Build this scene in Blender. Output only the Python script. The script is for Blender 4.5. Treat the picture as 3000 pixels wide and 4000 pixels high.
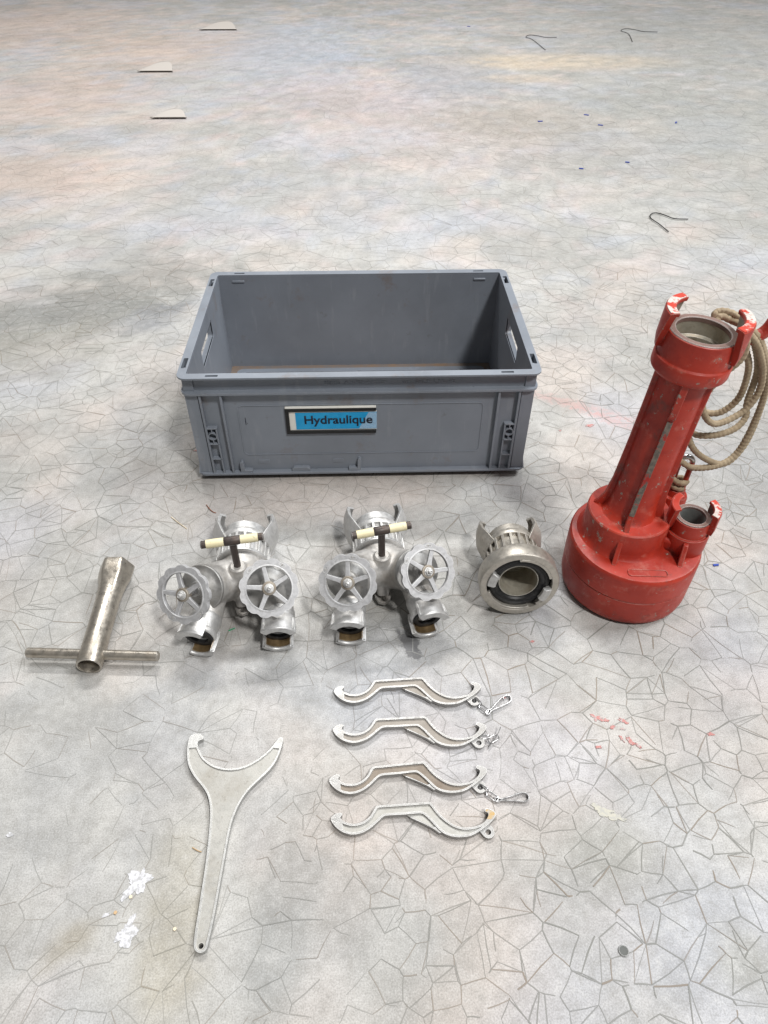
import bpy, bmesh, math, random
from mathutils import Vector, Matrix
from mathutils.geometry import tessellate_polygon

random.seed(7)
PI = math.pi
D2R = math.radians
for o in list(bpy.data.objects):
    bpy.data.objects.remove(o)
S = bpy.context.scene
C = S.collection

# ------------------------------------------------------------------ camera
cd = bpy.data.cameras.new('camera')
cam = bpy.data.objects.new('camera', cd)
C.objects.link(cam)
rt = Vector((0.99956148, -0.02951024, 0.00244658))
up = Vector((0.0183054, 0.68074617, 0.73229063))
fw = Vector((0.02327557, 0.73192472, -0.68098785))
cm = Matrix((( rt.x, up.x, -fw.x, 0.00791), (rt.y, up.y, -fw.y, -1.19786), (rt.z, up.z, -fw.z, 0.84614), (0, 0, 0, 1)))
cam.matrix_world = cm
cd.sensor_fit = 'HORIZONTAL'
cd.sensor_width = 36.0
cd.lens = 36.0 * 2775.4 / 3000.0
cd.clip_start = 0.01
cd.clip_end = 200
S.camera = cam

# ------------------------------------------------------------------ light
W = bpy.data.worlds.new('World')
S.world = W
W.use_nodes = True
bg = W.node_tree.nodes['Background']
bg.inputs[0].default_value = (1.0, 0.985, 0.965, 1)
bg.inputs[1].default_value = 0.17


def lamp(name, loc, target, sx, sy, power, col, rz=0):
    ld = bpy.data.lights.new(name, 'AREA')
    ld.shape = 'RECTANGLE'
    ld.size = sx
    ld.size_y = sy
    ld.energy = power
    ld.color = col
    o = bpy.data.objects.new(name, ld)
    C.objects.link(o)
    o.location = loc
    o.rotation_euler = (Vector(target) - Vector(loc)).to_track_quat('-Z', 'Y').to_euler()
    return o


# hall lamps: one in front to the right (the crate's side shades its back wall), one behind (shadows towards us), one soft
lamp('hall_lamp', (2.25, -3.6, 6.4), (0.1, -0.2, 0), 0.6, 0.9, 390, (1.0, 0.985, 0.96))
lamp('hall_lamp', (-0.3, 4.2, 6.4), (0, 0.2, 0), 3.0, 0.40, 400, (1.0, 0.985, 0.96))
lamp('hall_lamp', (4.6, 0.6, 6.6), (0, 0.0, 0), 2.2, 2.6, 480, (0.96, 0.98, 1.0))

S.view_settings.view_transform = 'Standard'
S.view_settings.look = 'None'
S.view_settings.exposure = 0.0
S.view_settings.gamma = 1.0
S.view_settings.use_curve_mapping = False
S.render.engine = 'CYCLES'
S.cycles.max_bounces = 6
S.cycles.diffuse_bounces = 3
S.cycles.glossy_bounces = 3
S.cycles.transparent_max_bounces = 6
S.render.resolution_x = 768
S.render.resolution_y = 1024


# ------------------------------------------------------------------ material helpers
class NT:
    def __init__(s, name):
        s.m = bpy.data.materials.new(name)
        s.m.use_nodes = True
        s.t = s.m.node_tree
        s.b = s.t.nodes['Principled BSDF']

    def put(s, sock, v):
        if isinstance(v, bpy.types.NodeSocket):
            s.t.links.new(v, sock)
        elif isinstance(v, (tuple, list)) and len(v) == 3 and sock.type == 'RGBA':
            sock.default_value = (*v, 1)
        else:
            sock.default_value = v

    def n(s, typ, ins=None, **pr):
        nd = s.t.nodes.new(typ)
        for k, v in pr.items():
            setattr(nd, k, v)
        for k, v in (ins or {}).items():
            s.put(nd.inputs[k], v)
        return nd

    def co(s, kind='Object'):
        return s.n('ShaderNodeTexCoord').outputs[kind]

    def noise(s, vec, scale, detail=3, rough=0.55, color=False, dist=0.0):
        nd = s.n('ShaderNodeTexNoise', {'Vector': vec, 'Scale': scale, 'Detail': detail, 'Roughness': rough, 'Distortion': dist})
        return nd.outputs['Color' if color else 'Fac']

    def rng(s, v, a, b, c=0.0, d=1.0, smooth=False):
        nd = s.n('ShaderNodeMapRange', {0: v, 1: a, 2: b, 3: c, 4: d})
        nd.clamp = True
        if smooth:
            nd.interpolation_type = 'SMOOTHSTEP'
        return nd.outputs[0]

    def mix(s, f, a, b, blend='MIX'):
        nd = s.t.nodes.new('ShaderNodeMix')
        nd.data_type = 'RGBA'
        nd.blend_type = blend
        s.put(nd.inputs[0], f)
        s.put(nd.inputs[6], a)
        s.put(nd.inputs[7], b)
        return nd.outputs[2]

    def math(s, op, a, b=0.0, c=0.0):
        return s.n('ShaderNodeMath', {0: a, 1: b, 2: c}, operation=op).outputs[0]

    def vmath(s, op, a, b=(0, 0, 0)):
        nd = s.n('ShaderNodeVectorMath', {0: a, 1: b}, operation=op)
        return nd.outputs['Value'] if op in ('LENGTH', 'DOT_PRODUCT') else nd.outputs[0]

    def out(s, col, rough=0.5, metal=0.0, bump=None, strength=0.3, dist=0.001, spec=None):
        s.put(s.b.inputs['Base Color'], col)
        s.put(s.b.inputs['Roughness'], rough)
        s.put(s.b.inputs['Metallic'], metal)
        if spec is not None:
            s.put(s.b.inputs['Specular IOR Level'], spec)
        if bump is not None:
            bn = s.n('ShaderNodeBump', {'Height': bump, 'Strength': strength, 'Distance': dist})
            s.t.links.new(bn.outputs[0], s.b.inputs['Normal'])
        return s.m

    def edge(s, radius=0.0015, lo=0.985, hi=0.90):
        # rubbed edges: the rounded normal departs from the true one
        bv = s.n('ShaderNodeBevel', {'Radius': radius}, samples=4)
        ge = s.n('ShaderNodeNewGeometry')
        d = s.vmath('DOT_PRODUCT', bv.outputs[0], ge.outputs['Normal'])
        return s.rng(d, lo, hi)


def mul(c, k):
    return tuple(x * k for x in c)


def metal(name, col, stain, rough=0.42, metallic=0.75, stain_amt=0.5, seed=0.0, grain=0.25):
    n = NT(name)
    v = n.vmath('ADD', n.co(), (seed, seed * 1.7, seed * 0.6))
    big = n.noise(v, 28, 5, 0.65)
    mid = n.noise(v, 130, 4, 0.6)
    fine = n.noise(v, 900, 2, 0.5)
    c = n.mix(n.rng(mid, 0.35, 0.7), mul(col, 0.80), mul(col, 1.08))
    c = n.mix(n.math('MULTIPLY', n.rng(big, 0.5, 0.72), stain_amt), c, stain)
    c = n.mix(n.math('MULTIPLY', n.rng(mid, 0.60, 0.72), 0.45), c, mul(stain, 0.55))
    e = n.edge(0.0012)
    c = n.mix(n.math('MULTIPLY', e, 0.55), c, (0.82, 0.82, 0.81))
    r = n.rng(n.math('ADD', n.math('MULTIPLY', mid, 0.6), n.math('MULTIPLY', big, 0.4)), 0.3, 0.7, rough - 0.12, rough + 0.16)
    h = n.math('ADD', n.math('MULTIPLY', fine, 0.6), mid)
    return n.out(c, r, metallic, h, grain, 0.0006)


M = {}
M['alu'] = metal('cast_aluminium', (0.60, 0.597, 0.59), (0.42, 0.39, 0.345), 0.45, 0.6, 0.35, 0.0, 0.28)
M['alu_body'] = metal('dull_cast_aluminium', (0.50, 0.485, 0.465), (0.31, 0.265, 0.215), 0.50, 0.5, 0.55, 2.3, 0.35)
M['bonnet'] = metal('grey_cast_bonnet', (0.33, 0.325, 0.315), (0.20, 0.175, 0.145), 0.48, 0.5, 0.5, 18.0, 0.4)
M['alu_bright'] = metal('handwheel_aluminium', (0.50, 0.50, 0.51), (0.27, 0.26, 0.25), 0.50, 0.30, 0.5, 4.1, 0.5)
M['alu_tan'] = metal('warm_grey_aluminium', (0.50, 0.47, 0.42), (0.31, 0.27, 0.22), 0.42, 0.65, 0.45, 5.7, 0.25)
M['spanner'] = metal('sand_cast_aluminium', (0.365, 0.36, 0.35), (0.235, 0.215, 0.185), 0.42, 0.55, 0.35, 8.2, 0.5)
M['spanner_web'] = metal('rough_cast_web', (0.32, 0.29, 0.255), (0.21, 0.17, 0.135), 0.58, 0.35, 0.5, 1.2, 0.6)
M['spanner_brown'] = metal('brown_stained_web', (0.255, 0.215, 0.175), (0.15, 0.11, 0.08), 0.58, 0.35, 0.6, 3.4, 0.6)
M['fork'] = metal('pale_alloy', (0.45, 0.45, 0.44), (0.32, 0.30, 0.265), 0.42, 0.55, 0.3, 6.6, 0.3)
M['fork_web'] = metal('pale_alloy_web', (0.42, 0.412, 0.385), (0.28, 0.25, 0.20), 0.52, 0.45, 0.4, 9.6, 0.3)
M['hub'] = metal('brown_stained_hub', (0.30, 0.265, 0.22), (0.16, 0.115, 0.075), 0.5, 0.4, 0.6, 17.0, 0.4)
M['steel'] = metal('worn_steel', (0.50, 0.46, 0.40), (0.25, 0.20, 0.15), 0.33, 0.85, 0.6, 7.7, 0.3)
M['chrome'] = metal('galvanised_steel', (0.62, 0.62, 0.63), (0.3, 0.29, 0.28), 0.25, 0.9, 0.3, 11.0, 0.1)
M['dark_steel'] = metal('blackened_steel', (0.075, 0.06, 0.055), (0.14, 0.09, 0.06), 0.45, 0.35, 0.6, 12.0, 0.4)
M['brass'] = metal('tarnished_brass', (0.36, 0.25, 0.13), (0.16, 0.10, 0.06), 0.35, 0.8, 0.6, 13.0, 0.3)
M['bronze_ring'] = metal('brown_seal_ring', (0.20, 0.125, 0.105), (0.12, 0.08, 0.07), 0.55, 0.1, 0.5, 14.0, 0.3)
M['bore'] = metal('limescaled_bore', (0.44, 0.41, 0.34), (0.24, 0.17, 0.10), 0.5, 0.45, 0.6, 15.0, 0.4)
M['grey_paint'] = metal('grey_bottom', (0.12, 0.125, 0.12), (0.1, 0.1, 0.09), 0.7, 0.1, 0.5, 16.0, 0.5)


def red_paint():
    n = NT('chipped_red_paint')
    v = n.co()
    big = n.noise(v, 14, 4, 0.6)
    mid = n.noise(v, 60, 5, 0.65)
    chips = n.noise(v, 85, 6, 0.72, dist=0.3)
    zone = n.noise(v, 11, 2, 0.5)
    fine = n.noise(v, 500, 2)
    c = n.mix(n.rng(big, 0.3, 0.7), (0.29, 0.018, 0.009), (0.44, 0.036, 0.016))
    c = n.mix(n.math('MULTIPLY', n.rng(mid, 0.52, 0.75), 0.5), c, (0.20, 0.012, 0.010))
    scuff = n.math('MULTIPLY', n.rng(n.noise(n.vmath('ADD', v, (3, 1, 2)), 22, 5, 0.7), 0.58, 0.70), 0.6)
    c = n.mix(scuff, c, (0.075, 0.045, 0.038))
    dust = n.math('MULTIPLY', n.rng(n.noise(v, 40, 5, 0.7), 0.56, 0.74), 0.35)
    c = n.mix(dust, c, (0.55, 0.26, 0.20))
    thr = n.math('ADD', chips, n.math('MULTIPLY', n.math('SUBTRACT', zone, 0.5), 0.35))
    chip = n.rng(thr, 0.64, 0.66)
    c = n.mix(chip, c, n.mix(n.rng(fine, 0.4, 0.6), (0.22, 0.19, 0.16), (0.36, 0.32, 0.27)))
    e = n.edge(0.0016, 0.985, 0.90)
    ee = n.math('MULTIPLY', e, n.rng(mid, 0.34, 0.52))
    c = n.mix(n.math('MULTIPLY', ee, 0.8), c, n.mix(n.rng(big, 0.42, 0.55), (0.60, 0.36, 0.30), (0.13, 0.09, 0.07)))
    r = n.rng(mid, 0.3, 0.7, 0.34, 0.58)
    h = n.math('SUBTRACT', n.math('ADD', n.math('MULTIPLY', fine, 0.25), mid), chip)
    return n.out(c, r, 0.0, h, 0.25, 0.0006, 0.45)


M['red'] = red_paint()


def red_lug():
    n = NT('rubbed_red_lug')
    v = n.co()
    a = n.noise(v, 48, 5, 0.65)
    b = n.noise(v, 400, 2)
    f = n.rng(a, 0.45, 0.50)
    c = n.mix(f, (0.48, 0.045, 0.025), n.mix(n.rng(b, 0.4, 0.6), (0.50, 0.45, 0.40), (0.62, 0.55, 0.52)))
    return n.out(c, 0.45, 0.0, a, 0.3, 0.0006)


M['red_lug'] = red_lug()


def rib_wear():
    n = NT('rib_edge_bare_metal')
    v = n.co()
    a = n.noise(v, 60, 6, 0.7)
    b = n.noise(v, 240, 3)
    bare = n.mix(n.rng(b, 0.4, 0.6), (0.115, 0.10, 0.085), (0.2, 0.17, 0.14))
    f = n.rng(a, 0.54, 0.60)
    return n.out(n.mix(f, bare, (0.36, 0.018, 0.012)), 0.5, 0.1, b, 0.3, 0.0005)


M['rib_wear'] = rib_wear()


def plastic(name, col, scuff=0.35):
    n = NT(name)
    v = n.co()
    a = n.noise(v, 9, 4, 0.6)
    st = n.noise(n.n('ShaderNodeMapping', {'Vector': v, 'Scale': (60, 60, 9)}).outputs[0], 1.0, 4, 0.6)
    fine = n.noise(v, 900, 2)
    c = n.mix(n.rng(a, 0.3, 0.7), mul(col, 0.9), mul(col, 1.1))
    c = n.mix(n.math('MULTIPLY', n.rng(st, 0.58, 0.78), scuff), c, (0.36, 0.38, 0.41))
    d = n.noise(v, 33, 6, 0.75)
    c = n.mix(n.math('MULTIPLY', n.rng(d, 0.62, 0.74), 0.4), c, (0.10, 0.085, 0.075))
    rust = n.math('MULTIPLY', n.rng(n.noise(n.vmath('ADD', v, (4, 2, 9)), 13, 5, 0.72), 0.60, 0.76), 0.55)
    c = n.mix(rust, c, (0.17, 0.105, 0.065))
    e = n.edge(0.0012)
    c = n.mix(n.math('MULTIPLY', e, 0.35), c, mul(col, 1.9))
    return n.out(c, n.rng(a, 0.3, 0.7, 0.36, 0.5), 0.0, fine, 0.12, 0.0004, 0.5)


M['crate'] = plastic('blue_grey_polypropylene', (0.200, 0.222, 0.258))
M['black'] = NT('black_plastic').out((0.006, 0.006, 0.007), 0.4)
M['white'] = NT('white_card_highlight').out((0.78, 0.77, 0.72), 0.6)
M['ink'] = NT('dark_ink').out((0.008, 0.012, 0.03), 0.6)
M['hole_dark'] = NT('near_black').out((0.02, 0.018, 0.016), 0.8)


def label_blue():
    n = NT('blue_label_paper')
    a = n.noise(n.co(), 60, 4)
    return n.out(n.mix(n.rng(a, 0.3, 0.7), (0.004, 0.30, 0.62), (0.012, 0.37, 0.72)), 0.4)


M['blue'] = label_blue()
n = NT('label_reflection')  # pale see-through tint standing in for a reflection on the label
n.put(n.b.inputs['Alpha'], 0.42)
M['pale_reflection'] = n.out((0.72, 0.86, 0.93), 0.25)


def rubber():
    n = NT('black_rubber')
    a = n.noise(n.co(), 200, 4, 0.6)
    return n.out(n.mix(n.rng(a, 0.5, 0.75), (0.006, 0.006, 0.007), (0.03, 0.029, 0.028)), 0.5, 0, a, 0.2, 0.0004)


M['rubber'] = rubber()


def tape():
    n = NT('cream_tape')
    v = n.co()
    a = n.noise(v, 180, 4, 0.6)
    b = n.noise(v, 40, 3)
    c = n.mix(n.rng(b, 0.3, 0.7), (0.72, 0.64, 0.40), (0.80, 0.73, 0.50))
    return n.out(n.mix(n.math('MULTIPLY', n.rng(a, 0.62, 0.72), 0.6), c, (0.28, 0.22, 0.14)), 0.55, 0, a, 0.3, 0.0003)


M['tape'] = tape()


def rope_mat():
    n = NT('braided_hemp')
    v = n.co()
    a = n.noise(v, 45, 4)
    b = n.noise(v, 600, 3)
    c = n.mix(n.rng(a, 0.3, 0.7), (0.22, 0.165, 0.105), (0.36, 0.285, 0.19))
    c = n.mix(n.math('MULTIPLY', n.rng(b, 0.4, 0.7), 0.45), c, (0.36, 0.29, 0.19))
    return n.out(c, 0.85, 0, b, 0.5, 0.0008)


M['rope'] = rope_mat()


# ------------------------------------------------------------------ the floor material
# (the slab's broad colour, tints and old stains are stored per vertex in 'tone'; see the floor below)
def floor_mat():
    n = NT('crazed_concrete')
    pos = n.co('Object')
    tone = n.n('ShaderNodeAttribute', attribute_name='tone').outputs['Color']
    nm = n.noise(pos, 13, 4, 0.62)
    nf = n.noise(pos, 75, 4, 0.68)
    ng = n.noise(pos, 560, 2, 0.6)
    c = n.mix(n.math('MULTIPLY', n.rng(nm, 0.50, 0.74), 0.34), tone, mul((1, 0.995, 0.97), 0.255))
    c = n.mix(n.math('MULTIPLY', n.rng(nm, 0.46, 0.26), 0.30), c, (0.54, 0.53, 0.51))
    c = n.mix(n.math('MULTIPLY', n.rng(nf, 0.50, 0.72), 0.42), c, (0.225, 0.215, 0.195))
    c = n.mix(n.math('MULTIPLY', n.rng(nf, 0.49, 0.26), 0.30), c, (0.58, 0.57, 0.55))
    c = n.mix(n.math('MULTIPLY', n.rng(ng, 0.47, 0.68), 0.42), c, (0.18, 0.175, 0.165))
    c = n.mix(n.math('MULTIPLY', n.rng(ng, 0.46, 0.28), 0.24), c, (0.66, 0.655, 0.65))

    # soft rubbed colour
    def splat(c, x, y, rx, ry, rot, col, amt, rough=0.9, soft=0.6):
        mp = n.n('ShaderNodeMapping', {'Vector': pos, 'Location': (x, y, 0), 'Rotation': (0, 0, D2R(rot)), 'Scale': (rx, ry, 1)}, vector_type='TEXTURE')
        d = n.vmath('LENGTH', mp.outputs[0])
        d = n.math('ADD', d, n.math('MULTIPLY', n.math('SUBTRACT', nf, 0.5), rough * 2))
        return n.mix(n.rng(d, 1.0 + soft * 0.5, 1.0 - soft * 0.5, 0, amt, True), c, col)

    c = splat(c, 0.437, 0.035, 0.10, 0.013, -28, (0.50, 0.22, 0.20), 0.30, 3.0, 1.6)
    c = splat(c, 0.50, -0.022, 0.05, 0.010, -35, (0.50, 0.22, 0.20), 0.34, 3.0, 1.6)
    c = splat(c, 0.585, -0.06, 0.045, 0.012, -30, (0.50, 0.22, 0.20), 0.26, 3.0, 1.6)
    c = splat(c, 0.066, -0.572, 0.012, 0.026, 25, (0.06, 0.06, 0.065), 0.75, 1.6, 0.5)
    r = n.rng(nf, 0.3, 0.7, 0.46, 0.66)
    return n.out(c, r, 0.0, ng, 0.25, 0.0008, 0.35)


M['floor'] = floor_mat()


# ------------------------------------------------------------------ geometry helpers
def frame(o, z, x=(1, 0, 0)):
    z = Vector(z).normalized()
    x = Vector(x)
    x = (x - z * x.dot(z)).normalized()
    y = z.cross(x)
    o = Vector(o)
    return Matrix(((x.x, y.x, z.x, o.x), (x.y, y.y, z.y, o.y), (x.z, y.z, z.z, o.z), (0, 0, 0, 1)))


class G:
    def __init__(s):
        s.v = []
        s.f = []

    def add(s, vs, fs, m=None):
        k = len(s.v)
        s.v += [(m @ Vector(p)) if m else Vector(p) for p in vs]
        s.f += [tuple(i + k for i in f) for f in fs]
        return s

    def box(s, x0, x1, y0, y1, z0, z1, m=None):
        vs = [(x, y, z) for z in (z0, z1) for (x, y) in ((x0, y0), (x1, y0), (x1, y1), (x0, y1))]
        return s.add(vs, [(3, 2, 1, 0), (4, 5, 6, 7), (0, 1, 5, 4), (1, 2, 6, 5), (2, 3, 7, 6), (3, 0, 4, 7)], m)

    def lathe(s, prof, seg=64, m=None, a0=0, a1=None):
        full = a1 is None
        a1 = 2 * PI if full else a1
        vs, fs, rings = [], [], []
        cnt = seg if full else seg + 1
        for r, z in prof:
            if r < 1e-7:
                vs.append((0, 0, z))
                rings.append([len(vs) - 1])
            else:
                b = len(vs)
                for i in range(cnt):
                    a = a0 + (a1 - a0) * i / seg
                    vs.append((r * math.cos(a), r * math.sin(a), z))
                rings.append(list(range(b, b + cnt)))
        for A, B in zip(rings, rings[1:]):
            for i in range(seg):
                j = (i + 1) % cnt
                if len(A) == 1 and len(B) == 1:
                    continue
                if len(A) == 1:
                    fs.append((A[0], B[i], B[j]))
                elif len(B) == 1:
                    fs.append((A[i], A[j], B[0]))
                else:
                    fs.append((A[i], A[j], B[j], B[i]))
        return s.add(vs, fs, m)

    def plate(s, outer, holes, z0, z1, m=None):
        loops = [outer] + list(holes)
        allp = [p for l in loops for p in l]
        tri = tessellate_polygon([[Vector((p[0], p[1], 0)) for p in l] for l in loops])
        N = len(allp)
        vs = [(p[0], p[1], z1) for p in allp] + [(p[0], p[1], z0) for p in allp]
        fs = [tuple(t) for t in tri] + [tuple(i + N for i in reversed(t)) for t in tri]
        k = 0
        for l in loops:
            L = len(l)
            for i in range(L):
                a, b = k + i, k + (i + 1) % L
                fs.append((a, b, b + N, a + N))
            k += L
        return s.add(vs, fs, m)

    def recessed(s, outer, rec, holes, z0, z1, zr, m=None):
        s.plate(outer, [rec], zr, z1, m)
        s.plate(outer, holes, z0, zr - 0.00001, m)
        return s

    def tube(s, pts, r, seg=10, closed=False, m=None, rf=None, cap=True):
        P = [Vector(p) for p in pts]
        n_ = len(P)
        vs, fs = [], []
        prev = None
        for i in range(n_):
            if closed:
                t = P[(i + 1) % n_] - P[i - 1]
            else:
                t = P[min(i + 1, n_ - 1)] - P[max(i - 1, 0)]
            t.normalize()
            if prev is None:
                h = Vector((0, 0, 1)) if abs(t.z) < 0.9 else Vector((1, 0, 0))
                prev = (h - t * h.dot(t)).normalized()
            prev = (prev - t * prev.dot(t)).normalized()
            b = t.cross(prev)
            for j in range(seg):
                a = 2 * PI * j / seg
                rr = r * (rf(i, j) if rf else 1)
                vs.append(P[i] + (prev * math.cos(a) + b * math.sin(a)) * rr)
        for i in range(n_ if closed else n_ - 1):
            for j in range(seg):
                k = (j + 1) % seg
                i2 = (i + 1) % n_
                fs.append((i * seg + j, i * seg + k, i2 * seg + k, i2 * seg + j))
        if not closed and cap:
            fs.append(tuple(range(seg - 1, -1, -1)))
            fs.append(tuple((n_ - 1) * seg + j for j in range(seg)))
        return s.add(vs, fs, m)

    def sector(s, prof, half_p, half_n, c, seg=18, m=None):
        # prof: closed (r,z) polygon swept round z; the half angles may change with z
        z0 = min(p[1] for p in prof)
        z1 = max(p[1] for p in prof)
        n_ = len(prof)
        vs, fs = [], []
        for i in range(seg + 1):
            u = i / seg
            for r, z in prof:
                t = (z - z0) / (z1 - z0)
                hp = half_p[0] + (half_p[1] - half_p[0]) * t
                hn = half_n[0] + (half_n[1] - half_n[0]) * t
                a = c + D2R(-hn + (hp + hn) * u)
                vs.append((r * math.cos(a), r * math.sin(a), z))
        for i in range(seg):
            for j in range(n_):
                k = (j + 1) % n_
                fs.append((i * n_ + j, i * n_ + k, (i + 1) * n_ + k, (i + 1) * n_ + j))
        tri = tessellate_polygon([[Vector((p[0], p[1], 0)) for p in prof]])
        fs += [tuple(t) for t in tri]
        fs += [tuple(seg * n_ + i for i in reversed(t)) for t in tri]
        return s.add(vs, fs, m)

    def mesh(s, name, mat, smooth=35):
        me = bpy.data.meshes.new(name)
        me.from_pydata([tuple(p) for p in s.v], [], s.f)
        bm = bmesh.new()
        bm.from_mesh(me)
        bmesh.ops.remove_doubles(bm, verts=bm.verts, dist=1e-7)
        bmesh.ops.recalc_face_normals(bm, faces=bm.faces)
        bm.to_mesh(me)
        bm.free()
        me.materials.append(mat)
        if smooth:
            me.shade_smooth()
            me.set_sharp_from_angle(angle=D2R(smooth))
        return me

    def build(s, name, mat, parent=None, mw=None, smooth=35, bevel=0, bseg=2):
        me = s.mesh(name, mat, smooth)
        return link(name, me, parent, mw, bevel, bseg)


def link(name, me, parent=None, mw=None, bevel=0, bseg=2):
    o = bpy.data.objects.new(name, me)
    C.objects.link(o)
    if parent:
        o.parent = parent
    if mw is not None:
        o.matrix_basis = mw
    if bevel:
        b = o.modifiers.new('bevel', 'BEVEL')
        b.width = bevel
        b.segments = bseg
        b.limit_method = 'ANGLE'
        b.angle_limit = D2R(35)
    return o


def thing(name, label, cat, loc=(0, 0, 0), rz=0.0, group=None):
    o = bpy.data.objects.new(name, None)
    o.empty_display_size = 0.02
    C.objects.link(o)
    o.location = loc
    o.rotation_euler = (0, 0, rz)
    return tag(o, label, cat, group)


def tag(o, label, cat, group=None):
    o['label'] = label
    o['category'] = cat
    if group:
        o['group'] = group
    return o


def struct(o):
    o['kind'] = 'structure'
    return o


def rrect(x0, x1, y0, y1, r, k=6):
    p = []
    for cx, cy, a in ((x1 - r, y1 - r, 0), (x0 + r, y1 - r, 90), (x0 + r, y0 + r, 180), (x1 - r, y0 + r, 270)):
        for i in range(k + 1):
            t = D2R(a + 90 * i / k)
            p.append((cx + r * math.cos(t), cy + r * math.sin(t)))
    return p


def circ(x, y, r, k=20):
    return [(x + r * math.cos(2 * PI * i / k), y + r * math.sin(2 * PI * i / k)) for i in range(k)]


def chaikin(p, it=1):
    for _ in range(it):
        q = []
        for i in range(len(p)):
            a, b = p[i], p[(i + 1) % len(p)]
            q.append((a[0] * .75 + b[0] * .25, a[1] * .75 + b[1] * .25))
            q.append((a[0] * .25 + b[0] * .75, a[1] * .25 + b[1] * .75))
        p = q
    return p


def segdist(p, a, b):
    dx, dy = b[0] - a[0], b[1] - a[1]
    L = dx * dx + dy * dy
    t = max(0, min(1, ((p[0] - a[0]) * dx + (p[1] - a[1]) * dy) / L)) if L > 0 else 0
    return math.hypot(p[0] - a[0] - t * dx, p[1] - a[1] - t * dy)


def inset(poly, d, keep=None):
    A = sum(p[0] * q[1] - q[0] * p[1] for p, q in zip(poly, poly[1:] + poly[:1]))
    sg = 1 if A > 0 else -1
    # dense walk along the outline
    den = []
    for i in range(len(poly)):
        a, b = poly[i], poly[(i + 1) % len(poly)]
        L = math.hypot(b[0] - a[0], b[1] - a[1])
        k = max(1, int(L / (d * 0.6)))
        for j in range(k):
            den.append((a[0] + (b[0] - a[0]) * j / k, a[1] + (b[1] - a[1]) * j / k))
    res = []
    n_ = len(den)
    for i in range(n_):
        a, b, c_ = den[i - 1], den[i], den[(i + 1) % n_]
        tx, ty = c_[0] - a[0], c_[1] - a[1]
        L = math.hypot(tx, ty) or 1
        p = (b[0] - sg * ty / L * d, b[1] + sg * tx / L * d)
        if keep and not keep(p):
            continue
        if min(segdist(p, poly[j], poly[(j + 1) % len(poly)]) for j in range(len(poly))) > d * 0.985:
            res.append(p)
    return res


def text_mesh(name, body, mat, width=None, height=None, offset=0.0, extrude=0.0002, smooth=0):
    cu = bpy.data.curves.new(name, 'FONT')
    cu.body = body
    cu.offset = offset
    cu.extrude = 0.0
    cu.size = 1.0
    o = bpy.data.objects.new(name, cu)
    C.objects.link(o)
    dg = bpy.context.evaluated_depsgraph_get()
    me = bpy.data.meshes.new_from_object(o.evaluated_get(dg))
    C.objects.unlink(o)
    bpy.data.objects.remove(o)
    xs = [v.co.x for v in me.vertices]
    ys = [v.co.y for v in me.vertices]
    sx = width / (max(xs) - min(xs))
    sy = height if height else sx
    x0 = min(xs)
    for v in me.vertices:
        v.co.x = (v.co.x - x0) * sx
        v.co.y *= sy
    bm = bmesh.new()
    bm.from_mesh(me)
    r = bmesh.ops.extrude_face_region(bm, geom=bm.faces[:])
    for e in r['geom']:
        if isinstance(e, bmesh.types.BMVert):
            e.co.z += extrude
    bmesh.ops.recalc_face_normals(bm, faces=bm.faces)
    bm.to_mesh(me)
    bm.free()
    me.materials.clear()
    me.materials.append(mat)
    return me


# ------------------------------------------------------------------ floor
from mathutils import noise as MN


def lerp3(a, b, f):
    return (a[0] + (b[0] - a[0]) * f, a[1] + (b[1] - a[1]) * f, a[2] + (b[2] - a[2]) * f)


def sstep(a, b, x):
    t = max(0.0, min(1.0, (x - a) / (b - a)))
    return t * t * (3 - 2 * t)


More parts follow.
